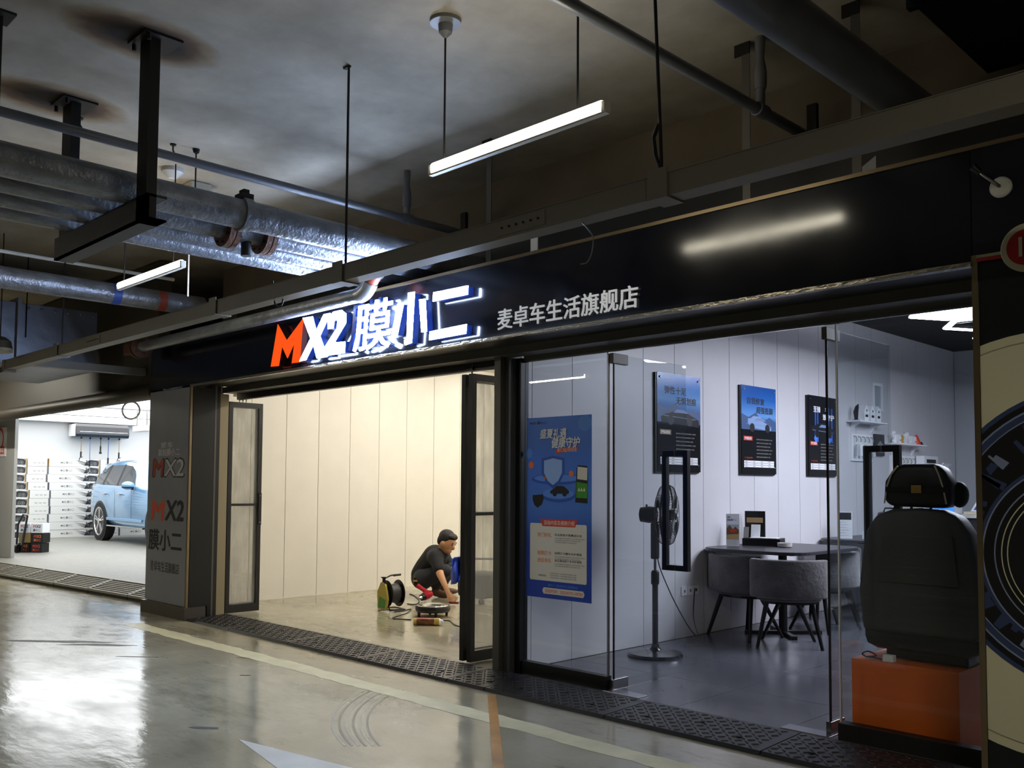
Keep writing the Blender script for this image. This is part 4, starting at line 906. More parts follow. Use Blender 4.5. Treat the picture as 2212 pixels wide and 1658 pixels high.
# ---- standing fan
FB = Vector((-4.60, 6.28, .008))
fan = thing('standing_fan', 'black standing fan beside the open glass door', 'fan', tuple(FB))
MB().lathe([(.225, 0), (.228, .012), (.22, .03), (.15, .045), (.05, .055), (.034, .075), (.03, .10)], FB, (0, 0, 1), 40).build('base', mat('fan_black', '0e0e10', .25, coat=.4), fan, smooth=True)
MB().cyl(FB+Vector((0, 0, .09)), FB+Vector((0, 0, .60)), .024, n=18).build('lower_pole', M_BLACK, fan, smooth=True)
MB().lathe([(.025, 0), (.034, .01), (.034, .10), (.025, .12)], FB+Vector((0, 0, .58)), (0, 0, 1), 18).build('height_collar', M_BLACK, fan, smooth=True)
MB().cyl(FB+Vector((0, 0, .68)), FB+Vector((0, 0, .82)), .012, n=14).build('upper_pole', M_STEEL, fan, smooth=True)
MB().box(FB.x-.028, FB.x+.028, FB.y-.03, FB.y+.03, .80, 1.10).build('control_box', M_BLACK, fan, bevel=.012)
fd = Vector((.90, .40, .0)).normalized(); fs = Vector((-fd.y, fd.x, 0)); FH = Vector((FB.x, FB.y, 1.165))
MB().lathe([(.03, -.13), (.06, -.12), (.07, -.05), (.065, .0), (.04, .02)], FH, fd, 22).build('motor', M_BLACK, fan, smooth=True)
MB().cyl((FB.x, FB.y, 1.09), (FB.x, FB.y, 1.13), .022, n=12).cyl(FH+Vector((0, 0, .055))-fd*.07, FH+Vector((0, 0, .085))-fd*.07, .008, n=10).build('neck', M_BLACK, fan, smooth=True)
FC = FH+fd*.10
def ring(c, r, tr, n=48): return MB().tube([c+fs*(r*cos(2*pi*i/n))+Vector((0, 0, r*sin(2*pi*i/n))) for i in range(n)], tr, 6, closed=True)
gb = ring(FC, .255, .008)
gb.build('guard_ring', M_BLACK, fan, smooth=True)
for side, nm in ((-1, 'rear_guard'), (1, 'front_guard')):
    b = MB()
    for i in range(60):
        an = 2*pi*i/60; e = fs*cos(an)+Vector((0, 0, sin(an)))
        b.tube([FC+e*.06+fd*side*.075, FC+e*.17+fd*side*.07, FC+e*.235+fd*side*.045, FC+e*.255], .0016, 4, cap=False)
    for r, dd in ((.06, .075), (.17, .07)): 
        k = 36; b.tube([FC+fs*(r*cos(2*pi*i/k))+Vector((0, 0, r*sin(2*pi*i/k)))+fd*side*dd for i in range(k)], .002, 4, closed=True)
    b.build(nm, M_BLACK, fan)
b = MB()
for k in range(5):
    a0 = 2*pi*k/5
    pts = []
    for (r, a, dz) in ((.04, -.5, -.02), (.13, -.45, -.03), (.215, -.25, -.02), (.225, .15, .01), (.14, .45, .03), (.04, .5, .02)):
        e = fs*cos(a0+a)+Vector((0, 0, sin(a0+a))); pts.append(FC+e*r+fd*dz)
    c = sum(pts, Vector())/6
    for i in range(6): b.poly([c, pts[i], pts[(i+1) % 6]])
b.build('blade', mat('fan_blade', '2b2d33', .25), fan)
MB().lathe([(.045, .0), (.045, .07), (.03, .085)], FC, fd, 20).build('hub', M_BLACK, fan, smooth=True)
MB().lathe([(.014, .086), (.014, .089)], FC, fd, 16).build('badge', C_W, fan)
wire('power_cord', [FB+Vector((.03, -.01, .82)), FB+Vector((.06, .0, .70)), FB+Vector((.12, .10, .45)), FB+Vector((.10, .35, .20)), FB+Vector((0, .62, .10)), FB+Vector((-.2, .85, .22)), (XP+.03, 7.38, .45)], .005, M_BLACK, None, parent=fan)
for k in range(3):
    y = 7.24+.095*k
    t = thing('wall_socket', 'white wall socket low on the panelled wall behind the fan', 'socket', (XP, y, .39), group='sockets behind the fan')
    MB().box(XP+.0005, XP+.012, y-.043, y+.043, .39, .476).build('plate', C_W, t, bevel=.003)
    MB().box(XP+.0122, XP+.014, y-.012, y+.012, .42, .445).build('insert', C_GY if k < 2 else C_BK, t)

# ---- tables
M_TABLE = mat('table_top', '38363c', .35, var=.05); M_VEL = mat('grey_velvet', '5c5a5c', .8, var=.28, vs=7, bump=.3, bs=30); M_VEL.node_tree.nodes['Principled BSDF'].inputs['Sheen Weight'].default_value = .5
def rrect(x0, x1, y0, y1, r, n=6):
    o = []
    for cx, cy, a in ((x1-r, y0+r, -pi/2), (x1-r, y1-r, 0), (x0+r, y1-r, pi/2), (x0+r, y0+r, pi)):
        o += [(cx+r*cos(a+pi/2*i/n), cy+r*sin(a+pi/2*i/n)) for i in range(n+1)]
    return o
def table(x0, x1, y0, y1, label, z=.83):
    cx, cy = (x0+x1)/2, (y0+y1)/2
    t = thing('table', label, 'table', (cx, cy, .008))
    MB().prism([(x, y, z-.03) for x, y in rrect(x0, x1, y0, y1, .22)], (0, 0, .03)).build('table_top', M_TABLE, t, bevel=.004)
    MB().cyl((cx, cy, .04), (cx, cy, z-.03), .04, n=16).build('column', M_BLACK, t, smooth=True)
    for k in range(4):
        an = pi/4+pi/2*k
        MB().bar((cx+.03*cos(an), cy+.03*sin(an), .025), (cx+.36*cos(an), cy+.36*sin(an), .025), .05, .034).build('foot', M_BLACK, t)
        MB().bar((cx+.03*cos(an), cy+.03*sin(an), z-.05), (cx+.30*cos(an), cy+.30*sin(an), z-.05), .04, .03).build('top_brace', M_BLACK, t)
table(-4.965, -3.93, 7.43, 8.78, 'dark rounded table under the M800 poster'); table(-4.965, -3.93, 9.75, 11.1, 'dark rounded table under the M1000 poster')
def chair():
    t = thing('tub_chair', 'x', 'chair')
    n = 14; R0, R1 = .335, .40; b = MB(); a0, a1 = radians(-90-58), radians(-90+58)
    prof = []
    for i in range(n+1):
        a = a0+(a1-a0)*i/n; prof.append((cos(a), sin(a)))
    ring = [(x*R1, y*R1) for x, y in prof]+[(x*R0, y*R0) for x, y in prof[::-1]]
    b.prism([(x, y, .43) for x, y in ring], (0, 0, .335)).build('backrest', M_VEL, t, world=False, bevel=.018, smooth=True, auto=60)
    seat = [(x*R0*.98, y*R0*.98) for x, y in prof]+[(.12, .10), (0, .13), (-.12, .10)]
    MB().prism([(x, y, .40) for x, y in seat], (0, 0, .075)).build('seat', M_VEL, t, world=False, bevel=.015, smooth=True, auto=60)
    MB().prism([(x*.85, y*.85, .372) for x, y in seat], (0, 0, .027)).build('seat_frame', M_BLACK, t, world=False)
    for (x, y, sx, sy) in ((-.19, -.20, -.08, -.10), (.19, -.20, .08, -.10), (-.07, .04, -.16, .12), (.07, .04, .16, .12)):
        MB().tube([(x, y, .375), (x+sx, y+sy, .0)], [.022, .014], 8).build('leg', M_BLACK, t, world=False, smooth=True)
    return t
C0 = chair()
used = False
for (x, y, fx, fy, lab) in ((-4.60, 7.80, .25, .97, 'grey velvet tub chair against the wall at the table under the M800 poster'), (-4.15, 7.66, -.50, .87, 'grey velvet tub chair on the table corner nearest the open glass doors'), (-4.38, 8.66, -1, .12, 'grey velvet tub chair on the open side of the table under the M800 poster'), (-4.60, 9.20, .05, -1, 'grey velvet tub chair between the two dark tables'),
        (-4.12, 9.75, -.7, .7, 'grey velvet tub chair on the near corner of the table under the M1000 poster'), (-4.0, 10.8, -1, 0, 'grey velvet tub chair on the open side of the table under the M1000 poster')):
    o = C0 if not used else copy_tree(C0)
    used = True; o.location = (x, y, .008); o.rotation_euler = (0, 0, atan2(fy, fx)-pi/2); o['label'] = lab; o['group'] = 'grey tub chairs around the two tables'

# ---- things on the tables
ZT = .83
def on(px, py, x): 
    q = PX(px, py, 2, ZT); return q
t = thing('desk_calendar', 'tall desk calendar with mountain and red car picture', 'calendar', (-4.83, 7.85, ZT))
M_RC = Matrix.Rotation(radians(28), 3, 'Z')
def lbox(nm, c, s, m, par, M=M_RC): return MB().obox(c, s, M).build(nm, m, par)
lbox('card', (-4.83, 7.85, ZT+.155), (.125, .006, .31), C_W, t)
nrm = M_RC @ Vector((0, -1, 0)); rgt = M_RC @ Vector((1, 0, 0)); cc = Vector((-4.83, 7.85, ZT+.155))+nrm*.0035
def cq(nm, pts, m, l=0.):
    MB().prism([cc+nrm*l+rgt*(u*.06)+Vector((0, 0, v*.15)) for u, v in pts], nrm*.0004).build(nm, m, t)
cq('picture', [(-.95, -.35), (.95, -.35), (.95, .35), (-.95, .35)], mat('sky_pic', 'b9cbd8', .5)); cq('picture', [(-.95, -.35), (.95, -.35), (.95, 0), (.4, .22), (.0, .05), (-.5, .32), (-.95, .1)], mat('rock_pic', '7d5a41', .5), .0006)
cq('picture', [(-.95, -.6), (.95, -.6), (.95, -.25), (-.95, -.3)], mat('sand_pic', 'c2a778', .5), .001); cq('picture', [(-.5, -.15), (.6, -.12), (.55, .02), (.0, .06), (-.4, -.03)], C_RD, .0015)
text('print_text', '爱车', C_BK, t, cc+nrm*.0008+rgt*-.05+Vector((0, 0, .115)), rgt, (0, 0, 1), .03, .017, .0004, .02); text('print_text', '就贴膜小二', C_B3, t, cc+nrm*.0008+rgt*-.05+Vector((0, 0, .088)), rgt, (0, 0, 1), .085, .02, .0004, .01)
for k in range(4): text('print_text', '1 2 3 4 5 6 7', C_GY, t, cc+nrm*.0008+rgt*-.05+Vector((0, 0, -.105-.012*k)), rgt, (0, 0, 1), .095, .006, .0004)
lbox('back_leg', (-4.85, 7.89, ZT+.13), (.12, .004, .262), M_WHITE, t, M_RC @ Matrix.Rotation(radians(-12), 3, 'X'))
t = thing('sample_box', 'open black presentation box with white cards on the table', 'box', (-4.76, 8.18, ZT))
M_R2 = Matrix.Rotation(radians(18), 3, 'Z')
lbox('tray', (-4.70, 8.20, ZT+.035), (.36, .26, .07), M_BLACK, t, M_R2); lbox('lid', (-4.84, 8.28, ZT+.20), (.20, .012, .26), M_BLACK, t, M_R2)
lbox('lid_lining', (-4.838, 8.271, ZT+.24), (.16, .004, .05), mat('kraft', 'b39468', .6), t, M_R2); lbox('card', (-4.80, 8.22, ZT+.125), (.09, .004, .15), C_W, t, M_R2 @ Matrix.Rotation(radians(-14), 3, 'X')); lbox('booklet', (-4.68, 8.19, ZT+.074), (.26, .16, .006), C_W, t, M_R2)
lbox('card', (-4.87, 8.16, ZT+.11), (.05, .004, .13), C_GY, t, M_R2 @ Matrix.Rotation(radians(-14), 3, 'X'))
t = thing('ashtray', 'white round ashtray on the table', 'ashtray', (-4.42, 8.10, ZT))
MB().lathe([(.05, 0), (.066, .006), (.07, .04), (.062, .04), (.055, .014), (.0, .012)], (-4.42, 8.10, ZT+.0005), (0, 0, 1), 24, cap=False).build('bowl', mat('marble', 'cfcdcb', .3, var=.12, vs=30), t, smooth=True)
t = thing('desk_calendar', 'upright menu card with a dark photo on the far table', 'calendar', (-4.72, 10.0, ZT))
lbox('card', (-4.72, 10.0, ZT+.15), (.16, .006, .30), C_W, t); c2 = Vector((-4.72, 10.0, ZT+.15))+nrm*.0035
MB().prism([c2+rgt*u+Vector((0, 0, v)) for u, v in ((-.07, .06), (.07, .06), (.07, .14), (-.07, .14))], nrm*.0004).build('picture', C_BK, t)
for k in range(6): text('print_text', '产品服务价格表', C_GY, t, c2+nrm*.0006+rgt*-.065+Vector((0, 0, .03-.03*k)), rgt, (0, 0, 1), .08+.02*(k % 2), .008, .0004)
t = thing('tissue_box', 'white and blue tissue box with a tissue on the far table', 'tissue box', (-4.46, 10.12, ZT))
lbox('carton', (-4.46, 10.12, ZT+.04), (.20, .11, .08), mat('tissue_white', 'dfe6ee', .5), t, M_R2); lbox('blue_band', (-4.40, 10.08, ZT+.045), (.07, .06, .05), mat('tissue_blue', '6fa0d8', .5), t, M_R2)
MB().prism([(-4.52, 10.10, ZT+.08), (-4.42, 10.12, ZT+.08), (-4.46, 10.13, ZT+.12), (-4.54, 10.12, ZT+.15)], (.01, .03, 0)).build('tissue', C_W, t)
t = thing('handbag', 'black glossy bag standing on the far table', 'bag', (-4.36, 10.4, ZT))
MB().box(-4.52, -4.22, 10.36, 10.48, ZT, ZT+.30).build('bag_body', mat('bag_black', '101012', .2, coat=.5), t, bevel=.035, smooth=True)
MB().tube([(-4.46, 10.42, ZT+.29), (-4.44, 10.42, ZT+.34), (-4.30, 10.42, ZT+.34), (-4.28, 10.42, ZT+.29)], .010, 8).build('handle', M_BLACK, t, smooth=True)

# ---- shelves and decorations further along the partition
def shelf(y0, y1, z, label):
    t = thing('wall_shelf', label, 'shelf', (XP, (y0+y1)/2, z-.02))
    MB().box(XP+.0005, XP+.17, y0, y1, z-.018, z).build('board', C_W, t, bevel=.003)
    for y in (y0+.12, y1-.12):
        MB().prism([(XP+.0005, y-.01, z-.018), (XP+.14, y-.01, z-.018), (XP+.06, y-.01, z-.06), (XP+.0005, y-.01, z-.14)], (0, .02, 0)).build('bracket', C_W, t)
    return t
shelf(10.62, 11.40, 2.20, 'white wall shelf with little birdhouses'); shelf(11.66, 12.66, 1.97, 'white wall shelf with a row of letters'); shelf(12.5, 13.3, 1.70, 'white wall shelf with a white box')
t = thing('figurine', 'black bird figurine at the end of the birdhouse shelf', 'figurine', (XP+.09, 10.70, 2.20))
MB().tube([(XP+.09, 10.70, 2.20), (XP+.09, 10.69, 2.30), (XP+.09, 10.72, 2.36), (XP+.09, 10.76, 2.40)], [.02, .03, .022, .004], 10).build('body', M_BLACK, t, smooth=True); MB().box(XP+.06, XP+.12, 10.66, 10.74, 2.2002, 2.21).build('stand', M_BLACK, t)
for k in range(3):
    y = 10.90+.17*k; t = thing('birdhouse', ('white birdhouse on the shelf next to the black bird figurine', 'middle white birdhouse on the wall shelf', 'white birdhouse on the shelf furthest from the black bird figurine')[k], 'ornament', (XP+.09, y, 2.20), group='birdhouses on the white shelf')
    MB().prism([(XP+.13, y-.055, 2.2005), (XP+.13, y+.055, 2.2005), (XP+.13, y+.075, 2.31), (XP+.13, y, 2.40), (XP+.13, y-.075, 2.31)], (-.08, 0, 0)).build('house', C_W, t)
    MB().lathe([(.014, 0), (.014, .002)], (XP+.131, y, 2.33), (1, 0, 0), 12).build('hole', C_BK, t); MB().box(XP+.1302, XP+.1312, y-.035, y+.035, 2.25, 2.28).build('print', C_BK, t)
def hookboard(y0, y1, z0, z1, n, cols, label):
    t = thing('hook_board', label, 'hook board', (XP, (y0+y1)/2, z0))
    MB().box(XP+.0005, XP+.02, y0, y1, z0, z1).build('board', C_W, t)
    for k in range(n):
        y = y0+(y1-y0)*(k+.5)/n
        MB().tube([(XP+.02, y, z1-.03), (XP+.05, y, z1-.04), (XP+.06, y, z1-.08), (XP+.05, y, z1-.10)], .006, 6).build('hook', C_GY, t, smooth=True)
        MB().cyl((XP+.06, y, z0+.06), (XP+.06, y, z0+.20), .025, .018, 10).build('bottle', cols[k % len(cols)], t, smooth=True)
    return t
CG = mat('orn_glass', 'b7b9bc', .3); OYEL = mat('orn_yellow', 'd9a93c', .4); CPk = mat('orn_red', 'cf5a4a', .4)
hookboard(10.72, 11.30, 1.72, 2.05, 5, [CG, C_W], 'white board of small hanging bottles under the birdhouse shelf'); hookboard(11.85, 12.60, 1.50, 1.82, 6, [OYEL, CPk, OYEL, CPk], 'white board of small coloured bottles under the letter shelf')
t = thing('plaque', 'dark square house plaque beside the letter shelf', 'ornament', (XP, 11.5, 1.80))
MB().box(XP+.0005, XP+.03, 11.36, 11.63, 1.80, 2.07).build('board', mat('plaque_dark', '2c2b2c', .5), t)
MB().prism([(XP+.0305, 11.42, 1.84), (XP+.0305, 11.58, 1.84), (XP+.0305, 11.58, 1.94), (XP+.0305, 11.50, 1.99), (XP+.0305, 11.42, 1.94)], (.002, 0, 0)).build('house_relief', C_GY, t)
t = thing('letter_row', 'white letters reading SweetHome on the wall shelf', 'ornament', (XP+.09, 12.1, 1.97))
for k, ch in enumerate('SweetHome'):
    up = ch.isupper() or ch == 't'
    text('letter', ch, OYEL if k == 3 else C_W, t, (XP+.09, 11.72+.082*k, 1.9705), (0, 1, 0), (0, 0, 1), .07, .15 if up else .11, .02, .02)
t = thing('ornament', 'small red ornament beside the white letters', 'ornament', (XP+.09, 12.50, 1.97)); MB().lathe([(.05, 0), (.055, .03), (.02, .12), (.0, .14)], (XP+.09, 12.49, 1.9705), (0, 0, 1), 14).build('body', C_RD, t, smooth=True)
t = thing('toy_car', 'small black toy car beside the red ornament', 'toy', (XP+.09, 12.60, 1.97)); MB().box(XP+.06, XP+.12, 12.56, 12.65, 1.9705, 1.995).build('body', C_BK, t, bevel=.006); MB().box(XP+.065, XP+.115, 12.585, 12.63, 1.9952, 2.015).build('cabin', C_BK, t, bevel=.005)
t = thing('model_box', 'white box with a black car picture on the wall shelf', 'box', (XP+.08, 12.85, 1.70)); MB().box(XP+.03, XP+.14, 12.62, 13.1, 1.7005, 1.83).build('carton', C_W, t, bevel=.004); MB().box(XP+.1402, XP+.142, 12.7, 13.02, 1.735, 1.785).build('picture', C_BK, t)
t = thing('letter_row', 'white letters reading LOVE hung on the wall by the back corner', 'ornament', (XP+.02, 13.5, 1.50))
for k, ch in enumerate('LOVE'): text('letter', ch, C_W, t, (XP+.012, 13.32+.15*k, 1.55), (0, 1, 0), (0, 0, 1), .12, .2, .02, .02)
MB().box(XP+.0005, XP+.011, 13.30, 13.95, 1.50, 1.56).build('back_rail', C_W, t)
t = thing('picture_frame', 'white empty picture frame high on the partition wall', 'picture frame', (XP, 11.5, 2.36))
MB().box(XP+.0005, XP+.02, 11.35, 11.63, 2.36, 2.40).box(XP+.0005, XP+.02, 11.35, 11.63, 2.68, 2.72).box(XP+.0005, XP+.02, 11.35, 11.385, 2.40, 2.68).box(XP+.0005, XP+.02, 11.595, 11.63, 2.40, 2.68).build('frame', C_W, t); MB().box(XP+.0005, XP+.006, 11.386, 11.594, 2.401, 2.679).build('picture', mat('frame_pic', 'a9b2bb', .3), t)

# ---- reception counter
t = thing('reception_counter', 'dark reception counter with white lettering at the back of the showroom', 'counter', (-3.7, 12.8, .008))
MB().box(-4.9, -2.2, 12.55, 13.15, .008, 1.02).build('front', mat('counter_dark', '24262c', .4), t); MB().box(-4.93, -2.15, 12.50, 13.2, 1.02, 1.06).build('worktop', mat('counter_top', 'd0d0cd', .3), t, bevel=.005)
text('lettering', 'MX2', C_W, t, (-4.78, 12.5498, .52), (1, 0, 0), (0, 0, 1), .85, .24, .004, .03, .1)
t = thing('printer_box', 'white printer box standing on the reception counter', 'printer', (-4.6, 12.85, 1.06)); MB().box(-4.78, -4.50, 12.7, 13.0, 1.061, 1.40).build('housing', C_W, t, bevel=.01); MB().box(-4.70, -4.58, 12.697, 12.6999, 1.33, 1.36).build('slot', C_GY, t)  # printer with a paper slot
t = thing('pennant', 'red triangular pennant on a white stick on the counter', 'flag', (-4.66, 12.8, 1.40)); MB().prism([(-4.80, 12.80, 1.402), (-4.58, 12.80, 1.402), (-4.66, 12.80, 1.72)], (0, .01, 0)).build('cloth', mat('pennant_red', 'd42a20', .5), t); MB().tube([(-4.80, 12.79, 1.402), (-4.66, 12.79, 1.74)], .006, 6).build('stick', C_W, t)
t = thing('tray_stack', 'white tray with packets at the end of the reception counter', 'tray', (-4.2, 12.75, 1.06)); MB().box(-4.36, -4.02, 12.62, 12.9, 1.061, 1.10).build('tray', mat('tray_cream', 'd8cdb4', .5), t, bevel=.006); MB().prism([(-4.30, 12.7, 1.101), (-4.12, 12.7, 1.101), (-4.21, 12.7, 1.25)], (0, .1, 0)).build('packet', C_W, t); MB().prism([(-4.26, 12.699, 1.12), (-4.16, 12.699, 1.12), (-4.21, 12.699, 1.20)], (0, -.001, 0)).build('print', C_B3, t)
t = thing('water_bottle', 'blue translucent water bottle behind the display seat', 'bottle', (-3.55, 8.6, .008)); MB().lathe([(.13, 0), (.14, .02), (.14, .95)], (-3.40, 9.2, .009), (0, 0, 1), 24).build('stand', C_W, t, smooth=True); MB().lathe([(.06, 0), (.135, .06), (.135, .30), (.12, .34)], (-3.40, 9.2, .96), (0, 0, 1), 24).build('bottle', mat('water_blue', '3f86d8', .15), t, smooth=True)

# ---- display seat on an orange box
ob = thing('display_box', 'orange display box under the black car seat', 'box', (-2.08, 5.36, .008))
MB().box(-2.365, -1.79, 5.07, 5.68, .009, .446).build('box_body', mat('orange_box', 'f07020', .5, var=.05), ob, bevel=.004)
se = thing('car_seat', 'black leather car seat seen from behind on the orange box', 'car seat', (-2.10, 5.4, .447))  # car seat set up as a display piece
M_LEA = mat('black_leather', '17171a', .42, bump=.15, bs=60, spec=.55); M_LEA2 = mat('grey_leather', '464646', .5, bump=.1, bs=60)
MB().box(-2.33, -1.87, 5.22, 5.64, .447, .51).build('seat_rail', M_BLACK, se, bevel=.01)
MB().box(-2.44, -1.77, 5.13, 5.74, .50, .70).build('cushion', M_LEA, se, bevel=.07, smooth=True)
prof = [(-2.42, .60), (-2.445, .82), (-2.42, 1.03), (-2.395, 1.16), (-2.335, 1.248), (-2.24, 1.282), (-2.10, 1.29), (-1.97, 1.282), (-1.875, 1.248), (-1.815, 1.16), (-1.785, 1.03), (-1.755, .82), (-1.78, .60)]
MB().prism([(x, 5.11, z) for x, z in prof], (0, .16, 0)).build('backrest', M_LEA2, se, bevel=.028, smooth=True, auto=50)
MB().prism([(-2.32, 5.108, .88), (-1.87, 5.108, .88), (-1.90, 5.108, 1.14), (-2.29, 5.108, 1.14)], (0, -.007, 0)).build('back_pocket', M_LEA2, se, bevel=.003)
for x in (-2.155, -2.045): MB().cyl((x, 5.19, 1.27), (x, 5.19, 1.35), .008, n=10).build('headrest_post', M_STEEL, se, smooth=True)
MB().prism([(-2.245, 5.10, 1.298), (-2.285, 5.10, 1.335), (-2.275, 5.10, 1.437), (-2.225, 5.10, 1.511), (-2.17, 5.10, 1.53), (-2.005, 5.10, 1.53), (-1.95, 5.10, 1.511), (-1.905, 5.10, 1.428), (-1.895, 5.10, 1.335), (-1.93, 5.10, 1.293)], (0, .14, 0)).build('headrest', mat('headrest_black', '08080a', .45), se, bevel=.028, smooth=True, auto=50)
MB().ell((-1.90, 5.22, 1.365), (.05, .05, .07), 16, 10).build('side_cushion', mat('headrest_black', '08080a', .45), se, smooth=True)
C_PIP = mat('cream_piping', 'b9ad95', .5)
for s_ in ((-2.27, -2.256, -2.228, -2.19), (-1.925, -1.94, -1.963, -1.985)):
    MB().tube([(s_[0], 5.096, 1.315), (s_[1], 5.094, 1.40), (s_[2], 5.094, 1.474), (s_[3], 5.096, 1.52)], .005, 6).build('piping', C_PIP, se, smooth=True)
MB().box(-2.26, -1.92, 5.089, 5.0995, 1.377, 1.405).build('strap', M_BLACK, se); MB().box(-2.112, -2.056, 5.083, 5.0885, 1.372, 1.414).build('buckle', mat('buckle_gold', 'b08c4e', .35, metal=.7), se, bevel=.002)
MB().lathe([(.085, -.025), (.095, .0), (.085, .025)], (-2.415, 5.33, .585), (1, 0, 0), 24).build('recliner_knob', M_BLACK, se, smooth=True)
wire('cable_bundle', [(-2.30, 5.125, .452), (-2.32, 5.11, .47), (-2.28, 5.10, .49), (-2.24, 5.11, .47), (-2.30, 5.12, .456), (-2.26, 5.10, .46), (-2.21, 5.11, .454)], .004, M_BLACK, 'tangle of black cable on the orange box', 'cable')
t = thing('power_adapter', 'small white power adapter on the orange box', 'adapter', (-2.165, 5.10, .447)); MB().box(-2.195, -2.135, 5.085, 5.125, .4475, .485).build('housing', C_W, t, bevel=.004)
se.location.x = -2.012; se.scale.x = .957
# ================================================================ WORK BAY
RV = Vector((cos(radians(45)), sin(radians(45)), 0)); FV = Vector((-cos(radians(45)), sin(radians(45)), 0))   # along the picture, into the picture
def W(px, py, dist):
    d = FW+RT*((px-CX)/F_PX)-UP*((py-CY)/F_PX); return CAM+d*(dist/d.dot(fw0))
G = PX(935, 1331, 2, 0)
t = thing('roller_stool', 'low round roller stool with chrome rim on the bay floor', 'stool', (G.x, G.y, 0))
MB().lathe([(.10, .055), (.175, .055), (.188, .075), (.188, .10), (.178, .118), (.168, .118)], G, (0, 0, 1), 40, cap=False).build('tyre_ring', M_BLACK, t, smooth=True)
MB().lathe([(.168, .119), (.16, .126), (.12, .120), (.115, .108), (.0, .104)], G, (0, 0, 1), 40, cap=False).build('chrome_dish', mat('dull_chrome', 'cfcdc6', .18, metal=.9), t, smooth=True)
for k in range(4):
    an = pi/4+pi/2*k+.3; c = G+Vector((.15*cos(an), .15*sin(an), 0))
    MB().cyl(c+Vector((0, 0, .03)), c+Vector((0, 0, .056)), .018, n=10).build('caster_fork', M_BLACK, t); MB().cyl(c+RV*.012+Vector((0, 0, .0205)), c-RV*.012+Vector((0, 0, .0205)), .020, n=14).build('caster', M_BLACK, t, smooth=True)
G = PX(925, 1350, 2, 0); L0 = G-RV*.145+Vector((0, 0, .037)); L1 = G+RV*.11+Vector((0, 0, .037))
t = thing('spray_can', 'yellow and red spray can lying on the bay floor', 'can', (G.x, G.y, 0))
MB().cyl(L0, L1, .036, n=24).build('can_body', mat('can_yellow', 'c9a94c', .35), t, smooth=True)
MB().cyl(L0+RV*.03, L1-RV*.05, .0364, n=24, cap=False).build('label_band', mat('can_label', '7a4a22', .4, var=.7, vs=18), t, smooth=True)
MB().lathe([(.034, 0), (.028, .012), (.02, .02), (.02, .035), (.012, .04)], L1, RV, 20).build('nozzle', C_W, t, smooth=True)
MB().bar(L0+RV*.05+Vector((.020, -.020, .028)), L0+RV*.17+Vector((.020, -.020, .028)), .012, .004).build('red_print', C_RD, t)
# cable reel
G = PX(846, 1317, 2, 0); ax = (RV*.80+FV*.60).normalized()
t = thing('cable_reel', 'black cable reel with green and yellow socket side on the bay floor', 'cable reel', (G.x, G.y, 0))
c = G+Vector((0, 0, .185))
for s in (-.065, .085): MB().lathe([(.02, -.004), (.145, -.004), (.15, 0), (.145, .004), (.02, .004)], c+ax*s, ax, 32).build('reel_disc', M_BLACK, t, smooth=True)
MB().lathe([(.105, -.058), (.11, -.04), (.10, .0), (.112, .04), (.105, .078)], c, ax, 28).build('cable_winding', M_RUB, t, smooth=True)
MB().lathe([(.07, -.085), (.07, -.071)], c, ax, 20).build('hub_plate', mat('reel_grey', '4a4a4c', .4), t)
sd = ax.cross(Vector((0, 0, 1))).normalized()
MB().prism([c-ax*.10+sd*u+Vector((0, 0, v)) for u, v in ((-.11, -.17), (.08, -.17), (.12, -.05), (.06, .11), (-.04, .13), (-.12, .02))], -ax*.022).build('socket_side', mat('reel_yellow', 'b3a13a', .45), t, bevel=.006)
MB().prism([c-ax*.1225+sd*u+Vector((0, 0, v)) for u, v in ((-.09, -.15), (.06, -.15), (.08, -.06), (-.06, -.03))], -ax*.003).build('green_panel', mat('reel_green', '3f8a2c', .45), t)
MB().tube([G-ax*.09+sd*.12+Vector((0, 0, .012)), c-ax*.09, c-ax*.09+Vector((0, 0, .17)), c-ax*.02+Vector((0, 0, .20)), c+ax*.10+Vector((0, 0, .205))], .009, 8).build('frame', M_BLACK, t, smooth=True)
MB().tube([G-ax*.09-sd*.14+Vector((0, 0, .012)), c-ax*.09+sd*.0], .009, 8).tube([G-ax*.09+sd*.12+Vector((0, 0, .012)), G+ax*.11+sd*.10+Vector((0, 0, .012)), G+ax*.11-sd*.12+Vector((0, 0, .012)), G-ax*.09-sd*.14+Vector((0, 0, .012))], .009, 8).build('foot_frame', M_BLACK, t, smooth=True)
MB().lathe([(.012, 0), (.01, .04), (.03, .055), (.03, .06)], c-ax*.11+Vector((0, 0, .13)), (0, 0, 1), 14).build('knob', M_BLACK, t, smooth=True)
MB().tube([c+ax*.02+Vector((0, 0, .20)), c+ax*.11+Vector((0, 0, .205))], .013, 10).build('grip', M_BLACK, t, smooth=True)
# cables on the floor
def fl(px, py, z=.006): q = PX(px, py, 2, 0); return (q.x, q.y, z)
wire('floor_cable', [fl(852, 1322), fl(870, 1320), fl(888, 1316), fl(880, 1324), fl(862, 1330), fl(848, 1336), fl(870, 1338), fl(888, 1339)], .006, M_BLACK, 'black cable looping from the reel to the spray can', 'cable')
wire('floor_cable', [fl(957, 1340), fl(972, 1342), fl(982, 1350), fl(996, 1354), fl(1012, 1352)], .006, M_BLACK, 'black cable running behind the folding door', 'cable')
wire('floor_cable', [fl(885, 1283), fl(895, 1287), fl(905, 1296), fl(902, 1304), fl(890, 1306), fl(880, 1304)], .006, M_BLACK, 'black cable between the reel and the heat gun', 'cable')
